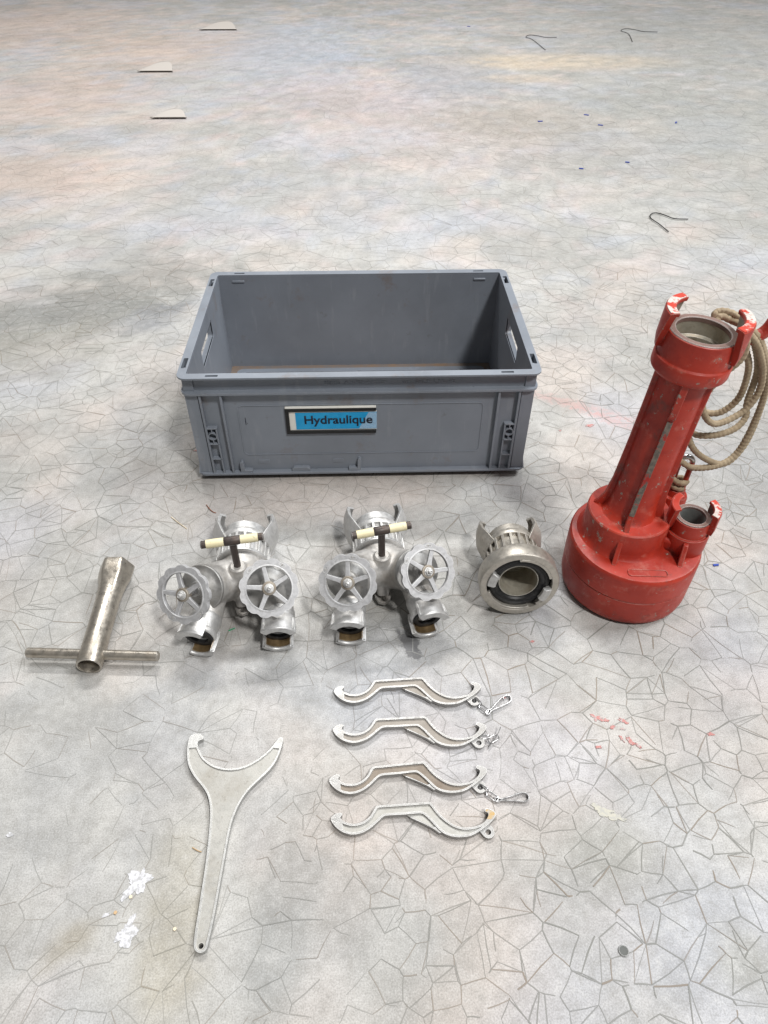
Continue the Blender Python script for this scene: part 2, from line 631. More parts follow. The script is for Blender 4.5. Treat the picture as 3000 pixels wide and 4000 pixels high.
# old stains: x, y, half sizes, turn, colour, amount, raggedness, softness
STAINS = [(-.70, .50, .32, .14, 35, (.17, .175, .165), .8, 1.5, 1.1), (-.52, .42, .10, .055, 40, (.15, .16, .185), .65, 1.6, 1.0),
          (-.80, .25, .22, .11, 30, (.27, .26, .225), .65, 1.5, 1.2), (-.52, .68, .12, .10, 0, (.26, .25, .235), .65, 1.8, .9),
          (-1.15, 1.5, .35, .25, 0, (.53, .40, .335), .5, 1.2, 1.4), (-1.45, 2.6, .45, .45, 0, (.53, .395, .33), .5, 1.2, 1.4),
          (-2.2, 4.5, .7, .8, 0, (.53, .40, .335), .5, 1.2, 1.4), (-1.0, 3.7, .6, .5, 0, (.54, .40, .32), .5, 1.2, 1.4),
          (-.4, 3.6, .4, .8, 0, (.33, .38, .46), .6, 1.2, 1.4), (.45, 1.9, .5, .4, 0, (.46, .385, .37), .45, 1.2, 1.4),
          (.05, 2.6, .5, .5, 0, (.45, .36, .36), .45, 1.3, 1.4), (-.2, 1.35, .4, .2, 0, (.33, .34, .35), .5, 1.3, 1.4),
          (1.1, 3.33, .66, .20, 1, (.58, .47, .34), .7, .45, .8), (.80, 2.93, .24, .09, 0, (.54, .43, .32), .55, .5, .8),
          (.48, 3.0, .24, .5, 0, (.27, .29, .33), .6, 1.2, 1.2), (1.9, 1.9, 1.2, 1.15, 0, (.245, .25, .235), .68, .9, 1.2),
          (2.4, 4.0, 1.25, 1.2, 0, (.26, .264, .25), .65, .9, 1.2), (.62, 2.15, .27, .24, 0, (.29, .255, .215), .55, 1.1, 1.2),
          (.74, -.20, .17, .22, 0, (.225, .225, .225), .6, 1.2, 1.2), (-.03, -.60, .22, .05, 10, (.25, .26, .28), .5, 1.2, 1.3),
          (-.21, -.93, .035, .12, 5, (.32, .29, .22), .6, .8, .9), (-.09, -.93, .035, .11, -8, (.235, .24, .235), .6, 1.0, 1.2),
          (-.32, -.955, .035, .016, 40, (.28, .24, .17), .6, 1.0, .9), (.395, -.985, .035, .035, 0, (.22, .22, .19), .6, 1.2, 1.0),
          (-.40, -.75, .10, .12, 0, (.30, .30, .295), .45, 1.2, 1.3), (-.25, -.70, .05, .16, 0, (.29, .30, .315), .4, 1.2, 1.3),
          (.28, -.865, .04, .025, -20, (.24, .24, .215), .45, 1.4, 1.1), (.0, -.93, .06, .05, 0, (.30, .30, .295), .4, 1.3, 1.2)]


def slab(x, y):
    p = Vector((x, y, 0))
    a = MN.fractal(p * 1.9, 0.8, 2.0, 4) * .5 + .5
    b = MN.fractal(p * 3.0 + Vector((11, 3, 0)), 0.8, 2.0, 3) * .5 + .5
    d = MN.fractal(p * 2.4 + Vector((31, 7, 0)), 0.8, 2.0, 3) * .5 + .5
    e = MN.fractal(p * 14 + Vector((3, 17, 0)), 0.7, 2.0, 4) * .5
    hue = MN.fractal(p * 6.5 + Vector((71, 5, 0)), 0.6, 2.0, 4) * .5 + .5
    hue2 = MN.fractal(p * 6.0 + Vector((17, 45, 0)), 0.6, 2.0, 4) * .5 + .5
    c = lerp3((.322, .316, .300), (.418, .411, .392), sstep(.25, .75, a))
    far = .25 + .75 * sstep(.1, 1.2, y)
    c = lerp3(c, (.50, .40, .375), .60 * far * sstep(.50, .85, hue))
    c = lerp3(c, (.335, .365, .42), .60 * far * sstep(.50, .85, hue2))
    c = lerp3(c, (.30, .30, .285), .50 * far * sstep(.55, .25, hue2))
    c = lerp3(c, (.535, .455, .405), .5 * sstep(.45, .80, b))
    c = lerp3(c, (.395, .42, .485), .45 * sstep(.48, .80, d))
    for (sx, sy, rx, ry, rot, col, amt, rg, soft) in STAINS:
        dx, dy = x - sx, y - sy
        if abs(dx) > 3.2 * max(rx, ry) or abs(dy) > 3.2 * max(rx, ry):
            continue
        t = D2R(rot)
        u = (dx * math.cos(t) + dy * math.sin(t)) / rx
        v = (-dx * math.sin(t) + dy * math.cos(t)) / ry
        r = math.hypot(u, v) + e * rg
        c = lerp3(c, col, amt * (1 - sstep(1 - soft * .5, 1 + soft * .5, r)))
    k = MN.fractal(p * 4.5 + Vector((50, 2, 0)), 0.8, 2.0, 2) * .5 + .5
    cr = (.30 + .70 * max(sstep(-.10, .22, x), .72 * sstep(-.66, -.45, y))) * (.55 + .45 * sstep(.3, .6, k)) * (1 - .55 * sstep(.25, 1.3, y))
    cl_ = MN.fractal(p * 17 + Vector((9, 33, 0)), 0.7, 2.0, 3) * .5 + .5
    c = mul(c, (.90 + .20 * sstep(.2, .8, cl_)) * (1 + .10 * sstep(-.3, 1.0, y)))
    return c, cr


def axis_steps(a, b, c, d, fine, coarse):
    r = []
    x = a
    while x < d:
        r.append(x)
        x += fine if b <= x < c else coarse
    return r + [d]


xs = axis_steps(-9, -.62, .72, 9, .016, .045)
ys = axis_steps(-3, -1.1, .75, 13, .016, .045)
xs = [x for x in xs if -3.6 < x < 3.8 or abs(x) > 8.9] + []
ys = [y for y in ys if -1.3 < y < 6.4 or y < -2.9 or y > 12.9]
vs = [(x, y, 0) for y in ys for x in xs]
nx = len(xs)
fs = [(j * nx + i, j * nx + i + 1, (j + 1) * nx + i + 1, (j + 1) * nx + i) for j in range(len(ys) - 1) for i in range(nx - 1)]
me = bpy.data.meshes.new('floor')
me.from_pydata(vs, [], fs)
me.materials.append(M['floor'])
me.attributes.new('tone', 'FLOAT_COLOR', 'POINT')
me.attributes.new('craze', 'FLOAT', 'POINT')
cols, crs = [], []
for (x, y, z) in vs:
    c_, k_ = slab(x, y)
    cols += [c_[0], c_[1], c_[2], 1.0]
    crs.append(k_)
me.attributes['tone'].data.foreach_set('color', cols)
me.attributes['craze'].data.foreach_set('value', crs)
floor = struct(link('floor', me))


from mathutils.geometry import delaunay_2d_cdt
rc = random.Random(21)


def craze_network():
    # shrinkage crazing: the edges and a few chords of an irregular cell pattern, broken, of uneven width and tone
    pts = []

    def scatter(x0, x1, y0, y1, cell):
        nx_, ny_ = int((x1 - x0) / cell), int((y1 - y0) / cell)
        for j_ in range(ny_):
            for i_ in range(nx_):
                if rc.random() < .10:
                    continue
                pts.append(Vector((x0 + (i_ + .5 + rc.uniform(-.62, .62)) * cell, y0 + (j_ + .5 + rc.uniform(-.62, .62)) * cell)))
                if rc.random() < .10:
                    pts.append(pts[-1] + Vector((rc.uniform(-.4, .4), rc.uniform(-.4, .4))) * cell)

    scatter(-.80, 1.05, -.70, .62, .034)
    scatter(-.80, 1.05, -1.12, -.70, .029)
    scatter(-1.7, -.80, -.30, .62, .045)
    scatter(1.05, 1.6, -.40, .62, .045)
    scatter(-3.3, 3.5, .62, 2.2, .050)
    scatter(-3.3, 3.5, 2.2, 5.8, .070)
    vv, ee, ff = delaunay_2d_cdt(pts, [], [], 0, 1e-6)[:3]
    cc = []
    for f in ff:
        a, b, c_ = (vv[i_] for i_ in f[:3])
        d = 2 * (a.x * (b.y - c_.y) + b.x * (c_.y - a.y) + c_.x * (a.y - b.y))
        if abs(d) < 1e-9:
            cc.append(None)
            continue
        ux = (a.length_squared * (b.y - c_.y) + b.length_squared * (c_.y - a.y) + c_.length_squared * (a.y - b.y)) / d
        uy = (a.length_squared * (c_.x - b.x) + b.length_squared * (a.x - c_.x) + c_.length_squared * (b.x - a.x)) / d
        cc.append(Vector((ux, uy)))
    em, around = {}, {}
    for k_, f in enumerate(ff):
        for i_ in range(3):
            a, b = f[i_], f[(i_ + 1) % 3]
            em.setdefault((min(a, b), max(a, b)), []).append(k_)
            around.setdefault(a, []).append(k_)
    segs = []
    for e_, fs_ in em.items():
        if len(fs_) == 2 and cc[fs_[0]] and cc[fs_[1]]:
            segs.append((cc[fs_[0]], cc[fs_[1]], 1.0))
    for v_, fs_ in around.items():
        ring = [cc[k_] for k_ in fs_ if cc[k_]]
        if len(ring) < 5 or rc.random() > .62:
            continue
        o_ = vv[v_]
        ring.sort(key=lambda p_: math.atan2(p_.y - o_.y, p_.x - o_.x))
        for _ in range(1 if rc.random() < .75 else 2):
            i_ = rc.randrange(len(ring))
            j_ = (i_ + rc.choice((2, 3, len(ring) - 2))) % len(ring)
            if i_ != j_:
                segs.append((ring[i_], ring[j_], .72))
    vs_, fs_, cl = [], [], []
    for (a, b, w) in segs:
        L_ = (b - a).length
        if L_ > .16 or L_ < .003:
            continue
        m_ = (a + b) * .5
        tone_, cr = slab(m_.x, m_.y)
        st = cr * w * rc.uniform(.48, 1.05)
        kp = MN.noise(Vector((m_.x * 9, m_.y * 9, 4.0))) * .5 + .5
        if st < .17 or kp < .28 and rc.random() < .7:
            continue
        if rc.random() < .22:            # dies out on the way
            if rc.random() < .5:
                a, b = b, a
            b = a + (b - a) * rc.uniform(.35, .85)
        d = (b - a).normalized()
        n_ = Vector((-d.y, d.x))
        mid = (a + b) * .5 + n_ * rc.uniform(-.03, .03) * L_
        far_ = 1.0 + .55 * sstep(.4, 3.0, m_.y)
        wd = (.00036 + .00040 * min(1, st)) * far_ * rc.uniform(.75, 1.3)
        w0, w1, w2 = wd * rc.uniform(.6, 1.1), wd, wd * rc.uniform(.35, 1.1)
        z = .00010 + rc.random() * .00030
        k_ = len(vs_)
        for p_, q_ in ((a, w0), (mid, w1), (b, w2)):
            vs_ += [(p_.x + n_.x * q_, p_.y + n_.y * q_, z), (p_.x - n_.x * q_, p_.y - n_.y * q_, z)]
        fs_ += [(k_, k_ + 1, k_ + 3, k_ + 2), (k_ + 2, k_ + 3, k_ + 5, k_ + 4)]
        dark = (.185, .185, .168) if rc.random() < .75 else (.205, .165, .125)
        t_ = min(.76, .26 + .50 * st) * (1 - .40 * sstep(.5, 3.0, m_.y))
        c_ = lerp3(mul(tone_, .84), dark, t_)
        cl += [c_[0], c_[1], c_[2], 1.0] * 6
    me_ = bpy.data.meshes.new('craze_cracks')
    me_.from_pydata(vs_, [], fs_)
    me_.attributes.new('tone', 'FLOAT_COLOR', 'POINT')
    me_.attributes['tone'].data.foreach_set('color', cl)
    n = NT('crack_dirt')
    t_ = n.n('ShaderNodeAttribute', attribute_name='tone').outputs['Color']
    me_.materials.append(n.out(t_, .75, 0, None, spec=.2))
    o_ = link('craze_cracks', me_, floor)
    o_['kind'] = 'stuff'
    return o_


craze_network()


def paint_spot(x, y, rx, ry, rot, mat, seed, name, rag=.35):
    # a dried blot with a ragged edge, a fraction of a millimetre thick
    N = 46
    pts = []
    for i in range(N):
        a = 2 * PI * i / N
        k = 1 + rag * (MN.noise(Vector((math.cos(a) * 1.6 + seed * 3.1, math.sin(a) * 1.6, seed))) * 1.3 + MN.noise(Vector((math.cos(a) * 5, math.sin(a) * 5 + seed, 2.0))) * .8)
        k = max(k, .3)
        u, v = rx * k * math.cos(a), ry * k * math.sin(a)
        t = D2R(rot)
        pts.append((x + u * math.cos(t) - v * math.sin(t), y + u * math.sin(t) + v * math.cos(t)))
    g = G()
    g.plate(pts, [], .0001, .0006 + .00013 * (seed % 3.0))
    return g.build(name, mat, floor, smooth=0)


def worn_paint(name, a, b):
    n = NT(name)
    v = n.co()
    f = n.noise(v, 260, 4, .65)
    return n.out(n.mix(n.rng(f, .46, .60), a, b), .55, 0, f, .3, .0004)


wp_ = worn_paint('dried_white_paint', (.60, .60, .63), (.40, .40, .405))
rp_ = worn_paint('rubbed_red_paint', (.45, .18, .165), (.40, .34, .33))
yp_ = worn_paint('dried_yellow_glue', (.44, .425, .36), (.37, .365, .335))
for i, (x, y, rx, ry, a) in enumerate(((-.2560, -.8890, .0125, .0110, 20), (-.2650, -.9005, .0075, .0040, 50), (-.2575, -.9425, .0095, .0095, 0), (-.2555, -.9290, .0030, .0060, -15), (-.4185, -.8330, .004, .003, 0), (-.2835, -.9225, .004, .002, 30))):
    paint_spot(x, y, rx, ry, a, wp_, i + 1.3, 'white_paint_spot', .5)
for i, (x, y, r, a) in enumerate(((.308, -.700, .0080, -20), (.319, -.7035, .0045, -10), (.344, -.706, .0060, -40), (.333, -.730, .0050, -60), (.3435, -.735, .0055, -65), (.352, -.741, .0045, -50), (.326, -.7135, .0045, 40), (.338, -.717, .003, 0), (.300, -.742, .004, 0), (.452, -.727, .005, 10), (.395, -.060, .003, 0), (.457, -.045, .008, 10), (-.318, -.105, .0055, 0), (-.338, .03, .0035, 0), (.245, -.573, .004, 20), (.19, -.665, .0025, 0))):
    paint_spot(x, y, r, r * .42, a, rp_, i * 1.7 + .4, 'red_paint_mark', .8)
for i, (x, y, r, a) in enumerate(((.285, -.826, .016, -25), (.298, -.832, .010, -20))):
    paint_spot(x, y, r, r * .28, a, yp_, i * 2.7 + .9, 'glue_mark', .9)

# ------------------------------------------------------------------ grey crate
crate = thing('storage_crate', 'grey plastic stacking crate with a blue Hydraulique label, empty', 'crate')
K = M['crate']
WX, WY_ = 0.285, 0.1845     # inner faces
T = 0.0028
rim = G()
slots = []
for sx in (-1, 1):
    for sy in (-1, 1):
        a, b = sorted((sx * 0.2965, sx * 0.2885))
        c_, d_ = sorted((sy * 0.167, sy * 0.135))
        slots.append(rrect(a, b, c_, d_, 0.0012, 2))
        a, b = sorted((sx * 0.253, sx * 0.232))
        c_, d_ = sorted((sy * 0.1945, sy * 0.1895))
        slots.append(rrect(a, b, c_, d_, 0.0012, 2))
rim.plate(rrect(-.3, .3, -.2, .2, .016, 8), [rrect(-WX, WX, -WY_, WY_, .003, 3)] + slots, 0.2165, 0.22)
rim_o = rim.build('rim', K, crate, bevel=0.0008)
for sx in (-1, 1):          # pockets under the rim slots
    for sy in (-1, 1):
        for (xa, xb, ya, yb, zd) in ((.2875, .2975, .134, .168, .1895), (.231, .254, .1885, .1955, .2115)):
            a, b = sorted((sx * xa, sx * xb))
            c_, d_ = sorted((sy * ya, sy * yb))
            g = G()
            g.plate([(a, c_), (b, c_), (b, d_), (a, d_)], [[(a + .0008, c_ + .0008), (b - .0008, c_ + .0008), (b - .0008, d_ - .0008), (a + .0008, d_ - .0008)]], zd, .2164)
            g.box(a + .0009, b - .0009, c_ + .0009, d_ - .0009, zd, zd + .001)
            g.build('slot_pocket', K, rim_o)
lip = G()
lip.plate(rrect(-.2985, .2985, -.1985, .1985, .016, 8), [rrect(-WX - .001, WX + .001, -WY_ - .001, WY_ + .001, .003, 3)], 0.1855, 0.1895)
lip.build('lip', K, crate, bevel=0.0008)
fl = G()
fl.plate(rrect(-.2975, .2975, -.1975, .1975, .014, 8), [rrect(-WX - .001, WX + .001, -WY_ - .001, WY_ + .001, .003, 3)], 0.0135, 0.0178)
fl.build('base_flange', K, crate, bevel=0.0008)
ft = G()
ft.plate(rrect(-.270, .270, -.166, .166, .012, 6), [rrect(-.256, .256, -.152, .152, .008, 6)], 0.0005, 0.0134)
ft.build('foot', K, crate)
g = G()
g.box(-WX, WX, -WY_, WY_, 0.0065, 0.0095)
n_ = NT('dusty_crate_bottom')
q_ = n_.noise(n_.co(), 30, 5, .7)
M['crate_bottom'] = n_.out(n_.mix(n_.rng(q_, .35, .65), (.16, .15, .15), (.22, .15, .10)), .7)
crate_floor = g.build('bottom_panel', M['crate_bottom'], crate)
RX = Matrix.Rotation(PI / 2, 4, 'X')
for sy in (-1, 1):          # long walls
    g = G()
    g.box(-WX - T, WX + T, min(sy * WY_, sy * (WY_ + T)), max(sy * WY_, sy * (WY_ + T)), 0.0066, 0.2164)
    wall = g.build('wall', K, crate)
    if sy > 0:
        for sx in (-1, 1):   # the two stops near the top of the back wall
            g = G()
            g.box(sx * .2455 - .0125, sx * .2455 + .0125, WY_ - .0022, WY_ + .0005, .2035, .2085)
            g.build('stop_rib', K, wall, bevel=0.0018, bseg=3)
for sx in (-1, 1):          # short walls with hand holes; profile drawn in (y, z)
    g = G()
    mm = Matrix(((0, 0, 1, 0), (1, 0, 0, 0), (0, 1, 0, 0), (0, 0, 0, 1)))
    g.plate([(-WY_, .0066), (WY_, .0066), (WY_, .2164), (-WY_, .2164)], [rrect(-.060, .058, .154, .190, .006, 4)], min(sx * WX, sx * (WX + T)), max(sx * WX, sx * (WX + T)), mm)
    wall = g.build('wall', K, crate)
    g = G()
    g.plate(rrect(-.0625, .0605, .1515, .1925, .008, 4), [rrect(-.060, .058, .154, .190, .006, 4)], min(sx * (WX + .001), sx * (WX + .0115)), max(sx * (WX + .001), sx * (WX + .0115)), mm)
    g.build('handle_sleeve', K, wall)
    for y in (-.150, -.095, .095, .150):
        g = G()
        a, b = sorted((sx * (WX + T - .0005), sx * .2955))
        g.box(a, b, y - .0016, y + .0016, .0176, .1857)
        g.build('rib', K, crate, bevel=0.0005)
# corner columns
for sx in (-1, 1):
    for sy in (-1, 1):
        g = G()
        for (xa, xb, ya, yb, za, zb) in ((.272, .2925, .1868, .1925, .0177, .1856), (.2873, .2924, .172, .1870, .0177, .1856), (.276, .2930, .1868, .1900, .1894, .2166), (.2873, .2929, .160, .1870, .1894, .2166)):
            a, b = sorted((sx * xa, sx * xb))
            c_, d_ = sorted((sy * ya, sy * yb))
            g.box(a, b, c_, d_, za, zb)
        g.build('corner_post', K, crate)
        g = G()   # small gusset on the flange corner
        x = sx * .292
        g.add([(x, sy * .190, .0176), (x + sx * .004, sy * .1955, .0176), (x, sy * .190, .045), (x - sx * .002, sy * .190, .0176), (x + sx * .002, sy * .1955, .0176), (x - sx * .002, sy * .190, .045)], [(0, 1, 2), (3, 5, 4), (0, 2, 5, 3), (1, 4, 5, 2), (0, 3, 4, 1)])
        g.build('corner_gusset', K, crate)
# ribs of both long faces
for sy in (-1, 1):
    for x in (-.268, -.2335, .2335, .268):
        g = G()
        a, b = sorted((sy * (WY_ + T - .0005), sy * .1962))
        g.box(x - .0019, x + .0019, a, b, .0177, .1856)
        g.build('rib', K, crate, bevel=0.0006)
    for sx in (-1, 1):
        g = G()
        a, b = sorted((sy * (WY_ + T - .0005), sy * .1958))
        xi = sx * .2505
        g.box(xi - .0013, xi + .0013, a, b, .0177, .1165)
        x0, x1 = sorted((sx * .2663, sx * .2491))
        g.box(x0, x1, a, b, .1150, .1175)
        for z in (.083, .0495):
            g.box(x0, x1, a, b, z - .0011, z + .0011)
        xc = sx * .2588
        g.box(xc - .0008, xc + .0008, a, b, .1075, .1152)
        g.box(xc - .0008, xc + .0008, a, b, .0838, .0925)
        lh = g.build('latch_housing', K, crate, bevel=0.0003)
        g = G()
        mm = frame((xc, sy * (WY_ + T - .0005), .1), (0, sy, 0))
        g.lathe([(.0062, 0), (.0077, 0), (.0077, .0093), (.0062, .0093), (.0062, 0)], 28, mm)
        g.build('latch_tube', K, lh)
# front face: panel line, tabs, clips
FY = -(WY_ + T)
mf = Matrix(((1, 0, 0, 0), (0, 0, -1, FY), (0, 1, 0, 0), (0, 0, 0, 1)))   # drawing (x, z) with depth towards us
g = G()
g.plate(rrect(-.2105, .2105, .0525, .1585, .009, 6), [rrect(-.2092, .2092, .0538, .1572, .008, 6)], -.0004, .0011, mf)
g.build('panel_line', K, crate, bevel=0.0003)
for x in (-.177, -.0435):
    g = G()
    g.plate(rrect(x - .0098, x + .0098, .0325, .0405, .0015, 3), [], -.0004, .0010, mf)
    g.build('raised_tab', K, crate, bevel=0.0003)


def clip(pts, depth=.008):
    g = G()
    g.plate(pts, [], -.0004, depth, mf)
    return g.build('clip', K, crate, bevel=0.0006)


clip([(-.2205, .0177), (-.1990, .0177), (-.1990, .0225), (-.2120, .0225), (-.2140, .0400), (-.2165, .0425), (-.2200, .0400)])
clip([(-.1275, .0177), (-.0945, .0177), (-.0945, .0232), (-.0985, .0262), (-.1235, .0262), (-.1275, .0232)], .007)
clip([(-.0245, .0177), (-.0025, .0177), (-.0015, .0430), (-.0045, .0455), (-.0078, .0430), (-.0085, .0240), (-.0245, .0235)])
# raised mould lettering under the rim
mt = text_mesh('mould_lettering', 'SERIE  ATHENA', K, 0.078, 0.0080, 0.006, 0.0006)
o = link('mould_lettering', mt, crate, mf @ Matrix.Translation((-.060, .1985, -.0001)))
mt = text_mesh('mould_lettering', 'art. 6422  LTR 40', K, 0.088, 0.0080, 0.006, 0.0006)
o = link('mould_lettering', mt, crate, mf @ Matrix.Translation((.070, .1985, -.0001)))
g = G()
g.plate([(.031 + .011 * math.cos(2 * PI * i / 24), .2012 + .0032 * math.sin(2 * PI * i / 24)) for i in range(24)], [[(.031 + .0098 * math.cos(2 * PI * i / 24), .2012 + .0022 * math.sin(2 * PI * i / 24)) for i in range(24)]], -.0003, .0007, mf)
g.build('mould_emblem', K, crate)
# pen scratch on the panel
g = G()
g.plate([(-.1998, .1175), (-.1990, .1175), (-.1985, .1235), (-.1988, .1335), (-.1996, .1335), (-.2000, .1245)], [], .0001, .0003, mf)
g.plate([(-.1968, .1195), (-.1962, .1198), (-.1960, .1225), (-.1966, .1222)], [], .0001, .0003, mf)
g.build('pen_mark', M['ink'], crate)
# label holder
g = G()
x0, x1, z0, z1 = -.1298, .0258, .0995, .1528
g.plate([(x0, z0), (x1, z0), (x1, .1063), (-.1236, .1063), (-.1236, .1456), (x1, .1456), (x1, z1), (x0, z1)], [], .0002, .0042, mf)
g.box(x0, x1, z0, z1, .0001, .0012, mf)
hold = g.build('label_holder', M['black'], crate, bevel=0.0005)
g = G()
g.box(x0 + .0004, x1, .1530, .1553, .0001, .0050, mf)
g.build('bevel_highlight', M['white'], hold, bevel=0.0004)  # white strip standing in for the highlight on the holder's top bevel
g = G()
g.box(-.1234, .0268, .1065, .1452, .0013, .0020, mf)
card = g.build('label_card', M['white'], hold)
g = G()
g.box(-.1128, .0268, .1082, .1430, .00205, .0025, mf)
g.build('blue_strip', M['blue'], hold)['label'] = 'blue printed strip'
mt = text_mesh('lettering', 'Hydraulique', M['ink'], 0.1172, 0.0238, 0.018, 0.0002)
link('lettering', mt, hold, mf @ Matrix.Translation((-.0977, .1202, .00285)))['label'] = 'dark bold word Hydraulique'
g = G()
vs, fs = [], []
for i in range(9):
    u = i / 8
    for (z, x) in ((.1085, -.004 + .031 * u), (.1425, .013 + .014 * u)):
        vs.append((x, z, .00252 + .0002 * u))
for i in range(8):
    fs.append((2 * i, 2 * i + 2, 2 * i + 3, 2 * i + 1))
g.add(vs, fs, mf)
g.build('reflection_patch', M['pale_reflection'], hold)  # reflection on the label's right end, painted as a pale patch

# ------------------------------------------------------------------ twist-lug couplings


def lug_profile(ri, ro, z0, z1, lip, t, b=0.0):
    L = z1 - z0
    th = ro - ri
    o_ = [(ro * .96, z0), (ro + b * .55, z0 + L * .25), (ro + b, z0 + L * .52), (ro + b * .8, z0 + L * .78), (ro + b * .35, z1 - t * .3), (ro - t * .4, z1)]
    i_ = [(lip + .001, z1), (lip, z1 - .001), (lip, z1 - t), (ri + b * .5, z1 - t), (ri + b * .8, z0 + L * .70), (ri + b, z0 + L * .52), (ri + b * .5, z0 + L * .25), (ri, z0)]
    return o_ + i_


def coupling(parent, name, mw, prof, mat, lugs, lugmat, seal=None, sealmat=None, ribs=None, bore=None, boremat=None, lip_top=None):
    g = G()
    g.lathe(prof, 72)
    body = g.build(name, mat, parent, mw, bevel=0.0004)
    for L in lugs:
        g = G()
        g.sector(lug_profile(L['ri'], L['ro'], L['z0'], L['z1'], L['lip'], L['t'], L.get('b', 0)), L.get('hp', (38, 36)), L.get('hn', (38, 36)), D2R(L['a']))
        if L.get('rim'):
            k_ = L['rim']
            h0, h1 = L.get('hp', (38, 36))[1], L.get('hn', (38, 36))[1]
            zt = L['z1']
            g.sector([(L['ro'] - .001, zt - .0045), (L['ro'] + k_, zt - .0045), (L['ro'] + k_, zt), (L['lip'] + .0004, zt + .0004), (L['lip'] + .0004, zt - .001)], (h0, h0), (h1, h1), D2R(L['a']))
            for q in (h0 - 3, -h1 + 3):
                g.sector([(L['ro'] - .001, L['z0'] + .004), (L['ro'] + k_ * .5, L['z0'] + .006), (L['ro'] + k_, zt - .002), (L['ro'] - .001, zt - .002)], (3.2, 3.2), (3.2, 3.2), D2R(L['a'] + q), 3)
        lo = g.build('lug', L.get('mat', lugmat), body, bevel=0.0005)
        if L.get('liner'):
            g = G()
            g.sector([(L['ri'] - .0012, L['z0']), (L['ri'] - .0001, L['z0']), (L['ri'] - .0001, L['z1'] - L['t'] - .0002), (L['ri'] - .0012, L['z1'] - L['t'] - .0002)], (50, 50), (50, 50), D2R(L['a']))
            g.build('liner', M['brass'], body)
    if seal:
        g = G()
        g.lathe(seal, 64)
        g.build('seal_ring', sealmat, body)
    if bore:
        g = G()
        g.lathe(bore, 56)
        g.build('bore', boremat, body)
    if ribs:
        cnt, r0, r1, z0, z1, w = ribs
        g = G()
        g.box(r0, r1, -w / 2, w / 2, z0, z1)
        me = g.mesh('rib', mat, 0)
        for i in range(cnt):
            link('rib', me, body, Matrix.Rotation(2 * PI * (i + .5) / cnt, 4, 'Z'), 0.0004, 1)
    return body


def inlet_coupling(parent, mw, twist=0.0, name='inlet_coupling', mat=None, lugmat=None):
    mat = mat or M['alu']
    prof = [(.030, -.012), (.0360, -.012), (.0402, -.0105), (.0405, -.008), (.0402, -.0068), (.0350, -.0066), (.0350, .026), (.0405, .0262), (.0415, .030), (.0415, .0345), (.0405, .037), (.0375, .040), (.0375, .0425), (.0352, .0435), (.0352, .056), (.0340, .0575), (.030, .0575), (.0292, .0565), (.0292, .020), (0, .020)]
    lg = [dict(ri=.0380, ro=.0428, z0=.022, z1=.091, lip=.0355, t=.006, a=180 + twist, hp=(50, 24), hn=(36, 32), b=.0090),
          dict(ri=.0380, ro=.0428, z0=.022, z1=.091, lip=.0355, t=.006, a=0 + twist, hp=(36, 32), hn=(50, 24), b=.0090)]
    return coupling(parent, name, mw, prof, mat, lg, lugmat or M['alu'], ribs=(20, .0345, .0407, -.0070, .0265, .0040))


def outlet_coupling(parent, mw, twist):
    prof = [(.0170, 0), (.0228, 0), (.0236, .003), (.0236, .008), (.0226, .010), (.0226, .024), (.0245, .026), (.0245, .031), (.0232, .0325), (.0215, .0328), (.0215, .029), (.012, .029), (.012, .004), (0, .004)]
    lg = [dict(ri=.0226, ro=.0272, z0=.016, z1=.046, lip=.0200, t=.004, a=90 + twist, hp=(54, 54), hn=(54, 54), rim=.0035),
          dict(ri=.0226, ro=.0272, z0=.016, z1=.049, lip=.0216, t=.0035, a=270 + twist, hp=(52, 52), hn=(52, 52), rim=.0012, liner=True)]
    seal = [(.0214, .0295), (.0214, .0335), (.0205, .0348), (.0160, .0350), (.0142, .0342), (.0136, .032), (.0136, .0295)]
    return coupling(parent, 'outlet_coupling', mw, prof, M['alu'], lg, M['alu'], seal, M['rubber'])


